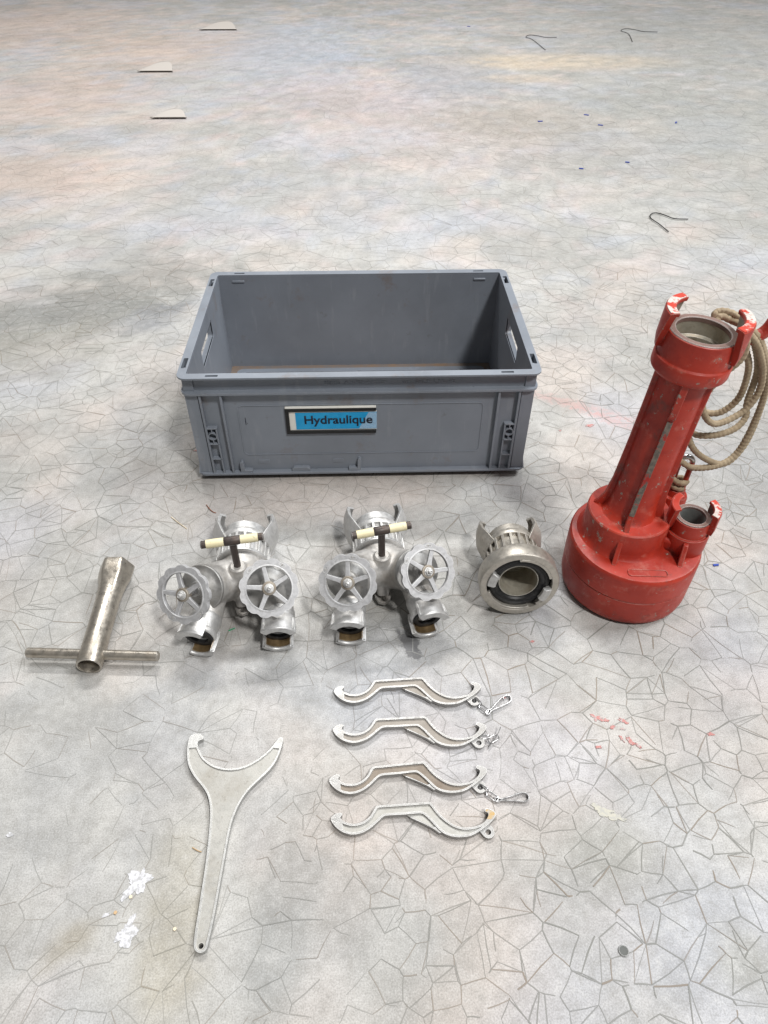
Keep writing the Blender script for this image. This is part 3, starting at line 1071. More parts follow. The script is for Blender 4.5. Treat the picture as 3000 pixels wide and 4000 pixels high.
def handwheel(parent, mw, spin, marks):
    N = 132
    lobes = 12
    out = []
    for i in range(N):
        a = 2 * PI * i / N
        r = .0402 + .0013 * math.cos(lobes * a) - .0004 * math.cos(2 * lobes * a)
        out.append((r * math.cos(a), r * math.sin(a)))
    g = G()
    g.plate(out, [circ(0, 0, .0312, 72)], -.0042, .0026)
    g.lathe([(.0312, -.0022), (.0326, .0034), (.0312, .0036), (.0306, .0025), (.0306, -.0022)], 72)
    w = g.build('handwheel', M['alu_bright'], parent, mw @ Matrix.Rotation(spin, 4, 'Z'), bevel=0.0017, bseg=3)
    g = G()
    g.plate([(.008, -.0044), (.014, -.0033), (.033, -.0030), (.033, .0030), (.014, .0033), (.008, .0044)], [], -.0030, .0020)
    me = g.mesh('spoke', M['alu_bright'], 0)
    for i in range(5):
        link('spoke', me, w, Matrix.Rotation(2 * PI * i / 5, 4, 'Z'), 0.0009)
    g = G()
    g.lathe([(0, -.006), (.0095, -.006), (.0102, .001), (.0095, .0040), (.0075, .0044), (0, .0044)], 40)
    g.build('hub', M['hub'], w, bevel=0.0004)
    g = G()
    g.plate([(.0056 * math.cos(PI / 3 * i), .0056 * math.sin(PI / 3 * i)) for i in range(6)], [], .0044, .0085)
    g.lathe([(.0031, .0085), (.0030, .0120), (.0012, .0128), (.0012, .011), (0, .011)], 20)
    g.lathe([(.0066, .0043), (.0066, .0050), (.004, .0050)], 28)
    g.build('nut', M['alu'], w, bevel=0.0003)
    for a, ch in marks:      # small cast ovals with a letter, open and shut
        mm = Matrix.Rotation(a, 4, 'Z') @ Matrix.Translation((.0362, 0, .0026)) @ Matrix.Rotation(-PI / 2, 4, 'Z')
        g = G()
        ov = [(.0052 * math.cos(2 * PI * i / 20), .0024 * math.sin(2 * PI * i / 20)) for i in range(20)]
        ov2 = [(p[0] * .86, p[1] * .76) for p in ov]
        g.plate(ov, [ov2], -.0002, .0006)
        bd = g.build('cast_mark', M['alu'], w, mm)
        me = text_mesh('cast_letter', ch, M['alu_tan'], .0022, .0040, 0.01, .0006)
        link('cast_letter', me, w, mm @ Matrix.Translation((-.0011, -.0014, 0)))
    return w


def divider(label, loc, rz, stems, outs, spins, twist, tilt):
    t = thing('hose_divider', label, 'hose divider', (loc[0], loc[1], 0), rz, 'two-way hose dividers')
    Ri = Matrix.Rotation(-rz, 3, 'Z')
    b = G()
    b.lathe([(0, -.01), (.024, -.01), (.0320, 0), (.0345, .012), (.0345, .040), (.031, .043), (0, .043)], 40, frame((0, .020, .045), (0, 1, 0)))
    b.lathe([(.031 * math.sin(PI * i / 16), -.031 * math.cos(PI * i / 16)) for i in range(17)], 32, Matrix.Translation((0, .028, .044)))
    bon = []
    for sx, (wc, d, sl) in zip((-1, 1), stems):
        wc = Ri @ (Vector(wc) - Vector((loc[0], loc[1], 0)))
        d = (Ri @ Vector(d)).normalized()
        bc = wc - d * sl
        base = bc - d * .030
        bon.append((wc, d, bc, sl))
        b.lathe([(0, -.004), (.028, -.004), (.0320, .002), (.0330, .03), (.0330, .0305), (0, .0305)], 40, frame(base, d))
        b.tube([Vector((0, .028, .043)), base + d * .002], .0315, 24)
        b.lathe([(.0285 * math.sin(PI * i / 12), -.0285 * math.cos(PI * i / 12)) for i in range(13)], 24, Matrix.Translation(base))
        oc, od, tw = outs[0 if sx < 0 else 1]
        oc = Ri @ (Vector(oc) - Vector((loc[0], loc[1], 0)))
        od = (Ri @ Vector(od)).normalized()
        st = oc - od * .034
        b.tube([base + Vector((0, .006, .002)), st - od * .004, st + od * .002], .0225, 24)
        outlet_coupling(t, frame(st, od, (1, 0, 0)), tw)
    # boss of the lifting handle, web in the fork
    b.lathe([(0, 0), (.017, 0), (.012, .028), (.0105, .031), (0, .031)], 28, Matrix.Translation((0, .012, .054)))
    b.tube([(0, .015, .06), (0, -.002, .03), (0, -.008, .018)], .010, 14)
    body = b.build('body', M['alu_body'], t)
    rm = body.modifiers.new('cast', 'REMESH')
    rm.mode = 'VOXEL'
    rm.voxel_size = 0.0017
    rm.use_smooth_shade = True
    sm = body.modifiers.new('smooth', 'SMOOTH')
    sm.iterations = 14
    sm.factor = 0.55
    # eye at the front of the fork
    g = G()
    g.plate([(-.013, .016), (-.012, .002), (-.0085, -.0075), (0, -.0115), (.0085, -.0075), (.012, .002), (.013, .016)], [circ(0, -.0035, .0036, 18)], .0085, .0145, Matrix.Translation((0, -.010, .0)))
    g.build('eye_lug', M['alu_body'], t, bevel=0.001)
    inlet_coupling(t, frame((0, .056, .045), (0, 1, 0), (1, 0, 0)), twist)
    for (wc, d, bc, sl), sp in zip(bon, spins):
        g = G()
        g.lathe([(.0310, -.001), (.0335, 0), (.0340, .0045), (.0330, .006), (.0272, .0062), (.0245, .0075), (.0165, .0125), (.0120, .0155), (.0112, .021), (.0085, .0225), (.0085, .0265), (0, .0265)], 56, frame(bc, d))
        bo = g.build('bonnet', M['bonnet'], t, bevel=0.0004)
        g = G()
        g.lathe([(.0045, .026), (.0045, sl + .005), (0, sl + .005)], 20, frame(bc, d))
        g.build('stem', M['chrome'], bo)
        handwheel(t, frame(wc, d), sp[0], sp[1])
    # T handle
    g = G()
    bot = Vector((0, .012, .080))
    top = Vector((tilt[0], .012 + tilt[1], .134))
    g.tube([bot, top], .0052, 18)
    ax = Vector((math.cos(tilt[2]), math.sin(tilt[2]), tilt[3])).normalized()
    mh = frame(top - ax * .044, ax)
    g.lathe([(0, 0), (.0048, 0), (.0056, .0008), (.0056, .0872), (.0048, .088), (0, .088)], 24, mh)
    g.lathe([(.0060, .033), (.0067, .0345), (.0067, .0535), (.0060, .055)], 24, mh)
    h = g.build('lifting_handle', M['dark_steel'], t)
    for a, b_ in ((.0075, .0325), (.0555, .0805)):
        g = G()
        g.lathe([(.0056, a), (.0063, a + .0003), (.0065, (a + b_) / 2), (.0063, b_ - .0003), (.0056, b_)], 24, mh)
        g.build('tape_grip', M['tape'], h)
    g = G()
    g.lathe([(.0125, -.003), (.0120, .002), (.0098, .004), (.0060, .004), (.0060, -.003)], 28, Matrix.Translation((0, .012, .081)))
    g.build('handle_collar', M['alu_body'], t)
    return t


divider('hose divider with two handwheels, the one nearer the T-shaped wrench', (-.182, -.500), D2R(2.5),
        [((-.246, -.5545, .100), (-.30, -.72, .56), .052), ((-.130, -.546, .100), (.15, -.70, .68), .040)],
        [((-.2345, -.5745, .031), (-.22, -1, -.10), 24), ((-.1222, -.5690, .031), (.05, -1, -.12), -6)],
        [(D2R(30), [(D2R(-150), 'F'), (D2R(-75), 'O')]), (D2R(-42), [(D2R(175), 'O'), (D2R(100), 'F')])], 4, (-.001, .002, D2R(5), .04))
divider('hose divider with two handwheels, standing between the other divider and the short coupling', (.029, -.484), D2R(4.5),
        [((-.0212, -.5391, .100), (-.05, -.76, .60), .042), ((.0914, -.5214, .100), (.30, -.66, .68), .046)],
        [((-.0212, -.5620, .031), (-.03, -1, -.12), 8), ((.0922, -.5500, .031), (.22, -1, -.12), -20)],
        [(D2R(15), [(D2R(130), 'O'), (D2R(60), 'F')]), (D2R(-70), [(D2R(220), 'O'), (D2R(155), 'F')])], 0, (-.0005, .001, D2R(6), .05))

# ------------------------------------------------------------------ short adapter coupling
ad = thing('hose_coupling', 'short grey adapter coupling with a black rubber seal, beside the red pump', 'hose coupling', (.2285, -.470, 0))
ax = Vector((0.03, 1, -.13)).normalized()
mA = frame((0, -.034, .0590), -ax, (1, 0, 0))     # z towards us
g = G()
g.lathe([(.030, -.055), (.0345, -.055), (.0355, -.030), (.040, -.022), (.0535, -.017), (.0575, -.014), (.0583, -.010), (.0583, .010), (.0570, .0125), (.0540, .0130), (.0482, .0130), (.0478, .012), (.0478, -.004), (.0300, -.004), (.0300, -.045), (.030, -.055)], 80)
sb = g.build('claw_ring', M['alu_tan'], ad, mA, bevel=0.0006)
for c0, h in ((55, 40), (-115, 48), (-40, 12)):
    g = G()
    g.sector([(.0440, .006), (.0480, .006), (.0480, .0128), (.0440, .0128)], (h, h), (h, h), D2R(c0))
    g.build('inner_flange', M['alu_tan'], sb, bevel=0.0005)
for c0 in (163, -22):
    g = G()
    g.sector([(.0405, -.003), (.0478, -.003), (.0478, .0165), (.0395, .0195), (.0355, .0175), (.0355, .012), (.0405, .010)], (13, 15), (13, 15), D2R(c0), 8)
    g.build('claw', M['alu'], sb, bevel=0.0007)
g = G()
g.lathe([(.0472, -.004), (.0472, .003), (.0435, .0070), (.0395, .0080), (.0375, .0065), (.0355, .0070), (.0325, .0065), (.0303, .004), (.0298, -.004)], 72)
g.build('rubber_seal', M['rubber'], sb)
g = G()
g.lathe([(.0300, -.003), (.0292, .0035), (.0282, .0035), (.0275, -.010), (.0275, -.052), (0, -.052)], 56)
g.build('bore', M['bore'], sb)
inlet_coupling(ad, frame((.0012, .005, .0520), ax, (1, 0, 0)), -6, 'lug_coupling', M['alu_tan'], M['alu_tan'])

# ------------------------------------------------------------------ red pump
pump = thing('ejector_pump', 'chipped red ejector pump with a tall neck and round base', 'pump', (.4072, -.4567, 0))
R_ = M['red']
g = G()
g.lathe([(0, 0), (.081, 0), (.088, .002), (.0930, .008), (.0948, .018), (.0955, .050), (.0955, .0535), (.0940, .0542), (.0940, .0548), (.0957, .0556), (.0957, .092), (.0950, .0965), (.0928, .0990), (.089, .0998), (.060, .1010), (.02, .102), (0, .102)], 96)
g.build('drum', R_, pump)
UC = Vector((-.0168, .0095, 0))
g = G()
g.lathe([(.0690, .0990), (.0650, .1018), (.0622, .1060), (.0608, .1120), (.0598, .1400), (.0592, .1432), (.0575, .1448), (0, .1455)], 80, Matrix.Translation(UC))
g.build('upper_housing', R_, pump)
TD = Vector((.098, .055, 1)).normalized()
T0 = UC + Vector((0, 0, .1400))
mT = frame(T0, TD)
TH = .2330
g = G()
g.lathe([(.0430, 0), (.0385, .004), (.0350, .012), (.0325, .030), (.0312, .08), (.0305, TH), (.0305, TH + .01)], 16, mT @ Matrix.Rotation(D2R(11), 4, 'Z'))
tw = g.build('tower', R_, pump, smooth=50)
for i, a in enumerate((-112, -22, 68, 158)):
    mm = mT @ Matrix.Rotation(D2R(a), 4, 'Z') @ Matrix(((1, 0, 0, 0), (0, 0, -1, 0), (0, 1, 0, 0), (0, 0, 0, 1)))
    prof = [(.02, 0), (.0530, .0), (.0475, .008), (.0425, .022), (.0388, .05), (.0372, .12), (.0368, .185), (.0370, TH + .004), (.02, TH + .004)]
    g = G()
    g.plate(prof, [], -.0040, .0040, mm)
    g.build('fin', R_, tw, bevel=0.0012)
    g = G()
    fr = [(.0352, .05), (.0374, .12), (.0370, .185), (.0376, .185), (.0380, .12), (.0396, .05), (.0432, .022), (.0482, .010), (.0475, .008), (.0425, .022)]
    if i == 0:
        g.plate([(.0425, .0225), (.0433, .0225), (.0395, .0505), (.0380, .12), (.0376, .175), (.0360, .175), (.0362, .12), (.0378, .0505)], [], -.0036, .0036, mm)
        g.build('worn_edge', M['rib_wear'], tw, bevel=0.0005)
        g = G()
        g.plate([(.034, .176), (.0405, .180), (.0425, .186), (.0435, TH + .003), (.034, TH + .003)], [], -.0046, .0046, mm)
        g.build('stop_block', R_, tw, bevel=0.0012)
# head coupling
HD = Vector((.055, -.015, 1)).normalized()
HB = T0 + TD * (TH + .001)
mH = frame(HB, HD)
prof = [(.028, -.004), (.044, -.002), (.0468, .001), (.0478, .004), (.0478, .0165), (.0470, .0185), (.0445, .0200), (.0432, .024), (.0428, .0480), (.0424, .0510), (.0414, .0520), (.0408, .0518), (.0408, .046), (.0345, .046)]
lg = [dict(ri=.0428, ro=.0520, z0=.026, z1=.0765, lip=.0392, t=.005, a=150, hp=(22, 40), hn=(22, 40)),
      dict(ri=.0428, ro=.0520, z0=.026, z1=.0765, lip=.0392, t=.005, a=-25, hp=(22, 40), hn=(22, 40))]
head = coupling(pump, 'head_coupling', mH, prof, R_, lg, R_, [(.0406, .047), (.0408, .0525), (.0400, .0532), (.0335, .0532), (.0326, .0525), (.0326, .047)], M['bronze_ring'],
                bore=[(.0345, .0500), (.0330, .0495), (.0330, .030), (.0300, .0275), (.0300, .0200), (.0285, .0195), (.0285, .008), (0, .008)], boremat=M['bore'])
g = G()
g.lathe([(.0284, .0090), (0, .0092)], 40)
g.build('inlet_screen', M['grey_paint'], head)
for a in (150, -25):
    g = G()
    g.sector([(.0400, .0765), (.0508, .0765), (.0506, .0771), (.0402, .0771)], (38.5, 38.5), (38.5, 38.5), D2R(a))
    g.build('rubbed_face', M['red_lug'], head)
    g = G()
    g.sector([(.0418, .054), (.0427, .054), (.0427, .071), (.0418, .071)], (30, 36), (30, 36), D2R(a))
    g.build('liner', M['bore'], head)
# hanging arm at the back right of the collar
g = G()
a0 = HB + Vector((.030, .020, .012))
g.tube([a0, a0 + Vector((.030, .012, .004)), a0 + Vector((.056, .018, .005)), a0 + Vector((.074, .020, .012)), a0 + Vector((.080, .020, .026)), a0 + Vector((.080, .0195, .034))], .0085, 16)
arm = g.build('hanging_arm', R_, pump)
sm = arm.modifiers.new('sub', 'SUBSURF')
sm.levels = sm.render_levels = 1
# side outlet
SC = Vector((.0630, -.0190, 0))
g = G()
g.lathe([(.0300, .0900), (.0300, .1010), (.0305, .1060), (.0305, .1120), (.0305, .1290), (.0298, .1310), (.0265, .1320), (.0262, .1330)], 56, Matrix.Translation(SC))
g.build('side_pipe', R_, pump)
g = G()
g.plate([(-.045, -.020), (-.005, -.026), (-.005, .026), (-.045, .020)], [], .1000, .1215, Matrix.Translation(SC) @ Matrix.Rotation(D2R(-20), 4, 'Z'))
g.build('bridge_web', R_, pump, bevel=0.006, bseg=4)
mS = Matrix.Translation(SC + Vector((0, 0, .1315)))
lg = [dict(ri=.0256, ro=.0340, z0=.006, z1=.0430, lip=.0232, t=.004, a=155, hp=(32, 40), hn=(32, 40)),
      dict(ri=.0256, ro=.0340, z0=.006, z1=.0430, lip=.0232, t=.004, a=-15, hp=(32, 38), hn=(32, 38))]
sc = coupling(pump, 'side_coupling', mS, [(.020, 0), (.0262, 0), (.0262, .0215), (.0258, .0238), (.0246, .0240), (.0246, .020), (.018, .020)], R_, lg, R_,
              [(.0245, .021), (.0245, .0250), (.0240, .0256), (.0186, .0256), (.0180, .0248), (.0180, .020)], M['bronze_ring'],
              bore=[(.0182, .0225), (.0172, .020), (.0165, -.012), (0, -.012)], boremat=M['grey_paint'])
g = G()
g.sector([(.0238, .0430), (.0328, .0430), (.0326, .0436), (.0240, .0436)], (37, 37), (37, 37), D2R(-15))
g.build('rubbed_face', M['red_lug'], sc)
g = G()
g.sector([(.0246, .026), (.0255, .026), (.0255, .0385), (.0246, .0385)], (34, 35), (34, 35), D2R(-15))
g.build('liner', M['bronze_ring'], sc)
# turret with eye bolt
TC = Vector((.0700, .0600, 0))
g = G()
g.lathe([(.0260, .0985), (.0215, .1010), (.0200, .1060), (.0197, .1260), (.0185, .1290), (.0145, .1305), (.0138, .1320), (.0138, .1395), (.0128, .1412), (0, .1415)], 48, Matrix.Translation(TC))
tu = g.build('turret', R_, pump)
g = G()
arc = [TC + Vector((-.0085 * math.cos(a), .002 * math.cos(a), .190 + .0100 * math.sin(a))) for a in [PI * i / 14 for i in range(15)]]
pts = [TC + Vector((-.0085, .002, .138)), TC + Vector((-.0085, .002, .158))] + arc + [TC + Vector((.0085, -.002, .158)), TC + Vector((.0085, -.002, .138))]
g.tube(pts, .0040, 14)
eb = g.build('eye_bolt', R_, pump)
g = G()
g.tube(arc[1:14], .00425, 14)
g.build('polished_bow', M['chrome'], eb)
# gussets
for (cx, cy, a, r0, r1, z1) in ((UC.x, UC.y, -115, .050, .0815, .131), (SC.x, SC.y, -112, .026, .0560, .129)):
    mm = Matrix.Translation((cx, cy, 0)) @ Matrix.Rotation(D2R(a), 4, 'Z') @ Matrix(((1, 0, 0, 0), (0, 0, -1, 0), (0, 1, 0, 0), (0, 0, 0, 1)))
    g = G()
    g.plate([(r0, .100), (r1 - .004, .100), (r1 - .006, .1015), (r0 + .010, z1), (r0, z1)], [], -.0035, .0035, mm)
    g.build('gusset', R_, pump, bevel=0.0012)
# name plate field
g = G()
pl = rrect(-.028, .028, -.0065, .0065, .0045, 5)
mm = Matrix.Translation((-.005, -.0765, .0)) @ Matrix.Rotation(D2R(-4), 4, 'Z')
g.plate(pl, [rrect(-.0268, .0268, -.0053, .0053, .0036, 5)], .0985, .1012, mm)
g.build('plate_border', R_, pump, bevel=0.0004)

# ------------------------------------------------------------------ rope
RP = [(0.4765, -0.372, 0.1333), (0.471, -0.385, 0.1525), (0.4593, -0.405, 0.1988), (0.4829, -0.41, 0.1898), (0.5223, -0.405, 0.1899), (0.5489, -0.395, 0.2051), (0.5579, -0.39, 0.2517), (0.5544, -0.39, 0.308), (0.5353, -0.395, 0.3532), (0.507, -0.4, 0.3957), (0.4873, -0.395, 0.4082), (0.4808, -0.375, 0.4051), (0.4648, -0.372, 0.4094), (0.4616, -0.378, 0.3937), (0.4619, -0.385, 0.3483), (0.4605, -0.39, 0.281), (0.4646, -0.4, 0.2397), (0.4885, -0.405, 0.2093), (0.5328, -0.4, 0.1882), (0.5613, -0.385, 0.2095), (0.5657, -0.38, 0.263), (0.5533, -0.385, 0.324), (0.5189, -0.395, 0.3831), (0.4931, -0.39, 0.4073), (0.4822, -0.37, 0.4119), (0.4646, -0.365, 0.4129), (0.459, -0.37, 0.4028), (0.4604, -0.38, 0.3474), (0.4609, -0.385, 0.273), (0.4702, -0.395, 0.243), (0.4981, -0.4, 0.2403), (0.5288, -0.395, 0.2466), (0.5455, -0.385, 0.26), (0.5419, -0.38, 0.2839), (0.5348, -0.385, 0.3369), (0.507, -0.4, 0.3861), (0.485, -0.415, 0.4062), (0.4859, -0.42, 0.3788), (0.4677, -0.42, 0.3505), (0.4559, -0.42, 0.3209), (0.4583, -0.42, 0.3017), (0.4745, -0.42, 0.2795), (0.495, -0.415, 0.2733), (0.5264, -0.405, 0.2857), (0.5391, -0.4, 0.3126), (0.5322, -0.4, 0.3462), (0.5119, -0.405, 0.3812), (0.4922, -0.41, 0.4014), (0.4961, -0.4, 0.3824), (0.515, -0.395, 0.3474), (0.5219, -0.39, 0.2998), (0.5091, -0.385, 0.271), (0.4898, -0.38, 0.2656), (0.4656, -0.375, 0.2751), (0.4566, -0.365, 0.3042)]


def catmull(P, step):
    P = [Vector(p) for p in P]
    res = []
    for i in range(len(P) - 1):
        p0, p1, p2, p3 = P[max(i - 1, 0)], P[i], P[i + 1], P[min(i + 2, len(P) - 1)]
        k = max(2, int((p2 - p1).length / step))
        for j in range(k):
            t = j / k
            res.append(0.5 * ((2 * p1) + (p2 - p0) * t + (2 * p0 - 5 * p1 + 4 * p2 - p3) * t * t + (3 * p1 - p0 - 3 * p2 + p3) * t ** 3))
    res.append(P[-1])
    return res


def braid(i, j):
    u = i * 0.70
    v = 2 * PI * j / 16
    return 1 + 0.17 * math.cos(3 * v + u) * math.cos(3 * v - u)


# a turn round the foot of the eye bolt, then the hank
knot = [(.4772 + .0105 * math.cos(a), -.3965 + .0095 * math.sin(a), .1450 + .0012 * k) for k, a in enumerate([D2R(-60 - 40 * i) for i in range(12)])]
base = Vector((.4772, -.3967, 0))
g = G()
path = catmull(knot + [(0.4600, -0.400, .168)] + RP[2:], 0.0013)
path = [p - base for p in path]
g.tube(path, .0043, 16, rf=braid)
rope = g.build('rope', M['rope'], None, Matrix.Translation(base), smooth=80)
tag(rope, 'brown braided rope hanging in a hank from the red pump', 'rope')

# ------------------------------------------------------------------ T-shaped socket wrench
key = thing('socket_wrench', 'worn steel T-shaped box wrench with a sliding bar', 'wrench', (-.3835, -.520, 0))
A0 = Vector((.0012, -.0905, .0175))
A1 = Vector((-.0005, .0900, .0255))
ax = (A1 - A0).normalized()
L = (A1 - A0).length


def shaped(parent):
    # round tube that swells into a hexagonal socket
    g = G()
    vs, fs = [], []
    seg = 72
    secs = [(0, .0172, 0, 0), (.002, .0178, 0, 0), (.05, .0172, 0, 0), (.11, .0175, 0, 0), (.128, .0185, .15, 0), (.142, .0205, .5, 0), (.154, .0238, .9, 0), (.166, .0250, 1, 0), (L - .002, .0252, 1, 0), (L, .0247, 1, 0),
            (L, .0215, 1, 0), (L - .03, .0205, 1, 0), (L - .035, 0.0145, .2, 0), (.004, .0140, 0, 0), (0, .0148, 0, 0)]
    for (z, r, hx, _) in secs:
        for i in range(seg):
            a = 2 * PI * i / seg
            k = (a + D2R(0)) % (PI / 3) - PI / 6
            rh = r * 0.93 / math.cos(k)
            rh = min(rh, r * 1.045)
            rr = r + (rh - r) * hx
            vs.append((rr * math.cos(a), rr * math.sin(a), z))
    for s_ in range(len(secs)):
        n2 = (s_ + 1) % len(secs)
        for i in range(seg):
            j = (i + 1) % seg
            fs.append((s_ * seg + i, s_ * seg + j, n2 * seg + j, n2 * seg + i))
    g.add(vs, fs)
    return g.build('socket_tube', M['steel'], parent, frame(A0, ax, (1, 0, 0)), smooth=28)


st = shaped(key)
g = G()
g.box(-.0022, .0022, .0168, .0181, .004, .120)
g.build('weld_seam', M['steel'], st, Matrix.Rotation(D2R(8), 4, 'Z'), bevel=0.0006)
B0 = Vector((-.0925, -.0645, .0175))
B1 = Vector((.0945, -.0760, .0175))
g = G()
g.lathe([(0, 0), (.0058, 0), (.0072, .0016), (.0072, (B1 - B0).length - .0016), (.0058, (B1 - B0).length), (0, (B1 - B0).length)], 32, frame(B0, B1 - B0))
g.build('sliding_bar', M['steel'], key)

# ------------------------------------------------------------------ flat spanners
SP = [(-76.5, 10.4), (-78.9, 12.0), (-83.2, 11.5), (-87.1, 9.6), (-90.0, 6.5), (-90.2, 3.4), (-87.6, -0.9), (-84.4, -4.9), (-79.7, -8.9), (-73.4, -12.2), (-66.5, -13.9), (-59.5, -13.8), (-51.8, -11.7), (-44.0, -7.3), (-37.6, -2.1), (-32.8, 2.5), (-28.8, 5.9), (-24.8, 7.3), (-12.2, 7.6), (0.4, 7.9), (15.5, 9.0), (19.4, 7.8), (25.3, 2.1), (32.4, -6.4), (38.1, -13.2), (44.7, -17.5), (52.9, -20.0), (62.1, -20.7), (71.5, -19.8), (79.7, -16.5), (88.9, -11.1), (95.9, -6.2), (101.8, -1.0), (105.7, 4.1), (105.7, 7.3), (101.4, 10.6), (96.8, 12.3), (93.1, 12.0), (92.7, 8.8), (96.1, 7.1), (97.0, 5.1), (95.3, 1.2), (91.5, -3.4), (85.6, -7.1), (77.5, -9.2), (68.0, -10.0), (60.3, -8.7), (52.9, -5.4), (45.6, 0.3), (39.8, 6.0), (35.5, 11.7), (32.0, 17.4), (28.7, 21.6), (26.8, 22.0), (-5.3, 20.6), (-29.2, 19.6), (-35.3, 19.3), (-37.6, 17.3), (-40.5, 12.2), (-44.6, 6.0), (-51.7, 0.7), (-59.5, -1.7), (-67.3, -1.5), (-74.4, 0.9), (-78.6, 4.1), (-79.9, 6.5)]
SP = [(a / 1e3, b / 1e3) for a, b in SP]
WEB = [(a / 1e3, b / 1e3) for a, b in [(-2, 9.5), (15.5, 10.5), (19.4, 9.3), (26, 3), (34, -6.4), (40, -13.2), (36.5, -13.8), (29.2, -8.2), (21.7, -4.1), (12.6, 0.9), (4.1, 5.2)]]
SPO = chaikin(SP, 1)
SPR = inset(SPO, .0024, lambda p: -.0775 < p[0] < .0960 and not (p[0] > .088 and p[1] > .0005))
EYE = (.0940, -.0146)


def spanner(label, loc, rz, sc, web, chain):
    t = thing('hose_spanner', label, 'spanner', (loc[0], loc[1], 0), rz, 'small double-hook spanners')
    g = G()
    g.plate(SPO, [SPR], .0010, .0080)
    r = g.build('hook_bar', M['spanner'], t, Matrix.Scale(sc, 4), bevel=0.0007)
    g = G()
    g.plate(SPR, [], .0012, .0056)
    g.plate(WEB, [], .0012, .0053)
    g.build('web', web, t, Matrix.Scale(sc, 4))
    g = G()
    g.plate([(WEB[4][0], WEB[4][1])] + [(.0395, -.0142), (.0365, -.0148), (.0292, -.0092), (.0217, -.0050), (.0126, 0), (.0035, .0045), (.0035, .0060), (.0126, .0018), (.0217, -.0032), (.0292, -.0073)], [], .0012, .0066)
    g.build('web_edge', M['spanner'], t, Matrix.Scale(sc, 4), bevel=0.0005)
    g = G()
    e = EYE
    out_ = [(e[0] - .0115, e[1] + .0035)] + [(e[0] + .0072 * math.cos(D2R(a)), e[1] + .0072 * math.sin(D2R(a))) for a in range(-140, 25, 15)] + [(e[0] + .0062, e[1] + .0055), (e[0] + .002, e[1] + .0095)]
    g.plate(out_, [circ(e[0], e[1], .0034, 18)], .0010, .0052)
    g.build('eye', M['spanner'], t, Matrix.Scale(sc, 4), bevel=0.0008)
    if chain:
        iv = (Matrix.Translation((loc[0], loc[1], 0)) @ Matrix.Rotation(rz, 4, 'Z')).inverted()
        for (x, y, z), (dx, dy), ln, wd, roll in chain['links']:
            d = Vector((dx, dy, 0)).normalized()
            pts = []
            for i in range(20):
                a = 2 * PI * i / 20
                lx = (ln / 2 - wd / 2) * (1 if math.cos(a) > 0 else -1) + wd / 2 * math.cos(a)
                ly = wd / 2 * math.sin(a)
                side = Vector((-d.y, d.x, 0)) * math.cos(roll) + Vector((0, 0, 1)) * math.sin(roll)
                pts.append(iv @ (Vector((x, y, z)) + d * lx + side * ly))
            g = G()
            g.tube(pts, .00085, 8, closed=True)
            g.build('chain_link', M['chrome'], t)
        # spring snap hook bent from a flat strip
        g = G()
        P = [iv @ Vector(p) for p in catmull(chain['hook'], .0012)]
        vs, fs = [], []
        nrm = Vector((0, 0, 1))
        w, th = chain.get('w', .0022), .00045
        for i, p in enumerate(P):
            tn = (P[min(i + 1, len(P) - 1)] - P[max(i - 1, 0)]).normalized()
            sd = tn.cross(nrm).normalized()
            for a, b in ((-th, -w), (th, -w), (th, w), (-th, w)):
                vs.append(p + sd * a + nrm * b)
        for i in range(len(P) - 1):
            for j in range(4):
                k = (j + 1) % 4
                fs.append((i * 4 + j, i * 4 + k, i * 4 + 4 + k, i * 4 + 4 + j))
        fs += [(0, 3, 2, 1), tuple(len(vs) - 4 + j for j in range(4))]
        g.add(vs, fs)
        g.build('snap_hook', M['chrome'], t, smooth=50)
    return t


ch1 = dict(links=[((.1520, -.6735, .0050), (.6, -.8), .013, .0062, 0.9), ((.1590, -.6835, .0035), (.72, -.70), .014, .0066, 0.15)],
           hook=[(.1885, -.6700, .0028), (.1875, -.6675, .0028), (.1905, -.6652, .0028), (.1950, -.6645, .0028), (.1983, -.6672, .0028), (.1972, -.6725, .0028), (.1930, -.6760, .0028), (.1830, -.6808, .0028), (.1700, -.6868, .0028), (.1672, -.6895, .0028), (.1655, -.6922, .0028), (.1620, -.6920, .0028), (.1612, -.6888, .0028), (.1640, -.6862, .0028), (.1685, -.6850, .0028), (.1780, -.6750, .0028), (.1855, -.6680, .0028)])
ch2 = dict(links=[((.1540, -.7268, .0060), (1, .08), .014, .0058, 1.2), ((.1655, -.7290, .0055), (.8, .35), .015, .0072, 0.35)],
           hook=[(.1765, -.7150, .0095), (.1745, -.7185, .0085), (.1715, -.7235, .0070), (.1670, -.7290, .0045), (.1635, -.7335, .0035), (.1600, -.7380, .0030), (.1580, -.7405, .0028)], w=.0012)
ch3 = dict(links=[((.1440, -.7945, .0050), (.75, -.66), .013, .0060, 1.0), ((.1535, -.8040, .0035), (.75, -.62), .0155, .0066, 0.25)],
           hook=[(.1830, -.8020, .0028), (.1860, -.8022, .0028), (.1885, -.8012, .0028), (.1935, -.8010, .0028), (.1972, -.8040, .0028), (.1970, -.8090, .0028), (.1925, -.8118, .0028), (.1800, -.8107, .0028), (.1640, -.8098, .0028), (.1605, -.8112, .0028), (.1572, -.8106, .0028), (.1562, -.8080, .0028), (.1585, -.8060, .0028), (.1640, -.8082, .0028), (.1720, -.8060, .0028), (.1840, -.8028, .0028)])
spanner('double-hook spanner with an open snap clip, farthest of the four', (.0507, -.6575), D2R(.33), 1.029, M['spanner_web'], ch1)
spanner('double-hook spanner with a short kinked chain, second from the crate', (.0501, -.7175), D2R(-.83), 1.023, M['spanner_web'], ch2)
spanner('brown-stained double-hook spanner with a long flat snap clip', (.0454, -.7819), D2R(2.08), 1.002, M['spanner_brown'], ch3)
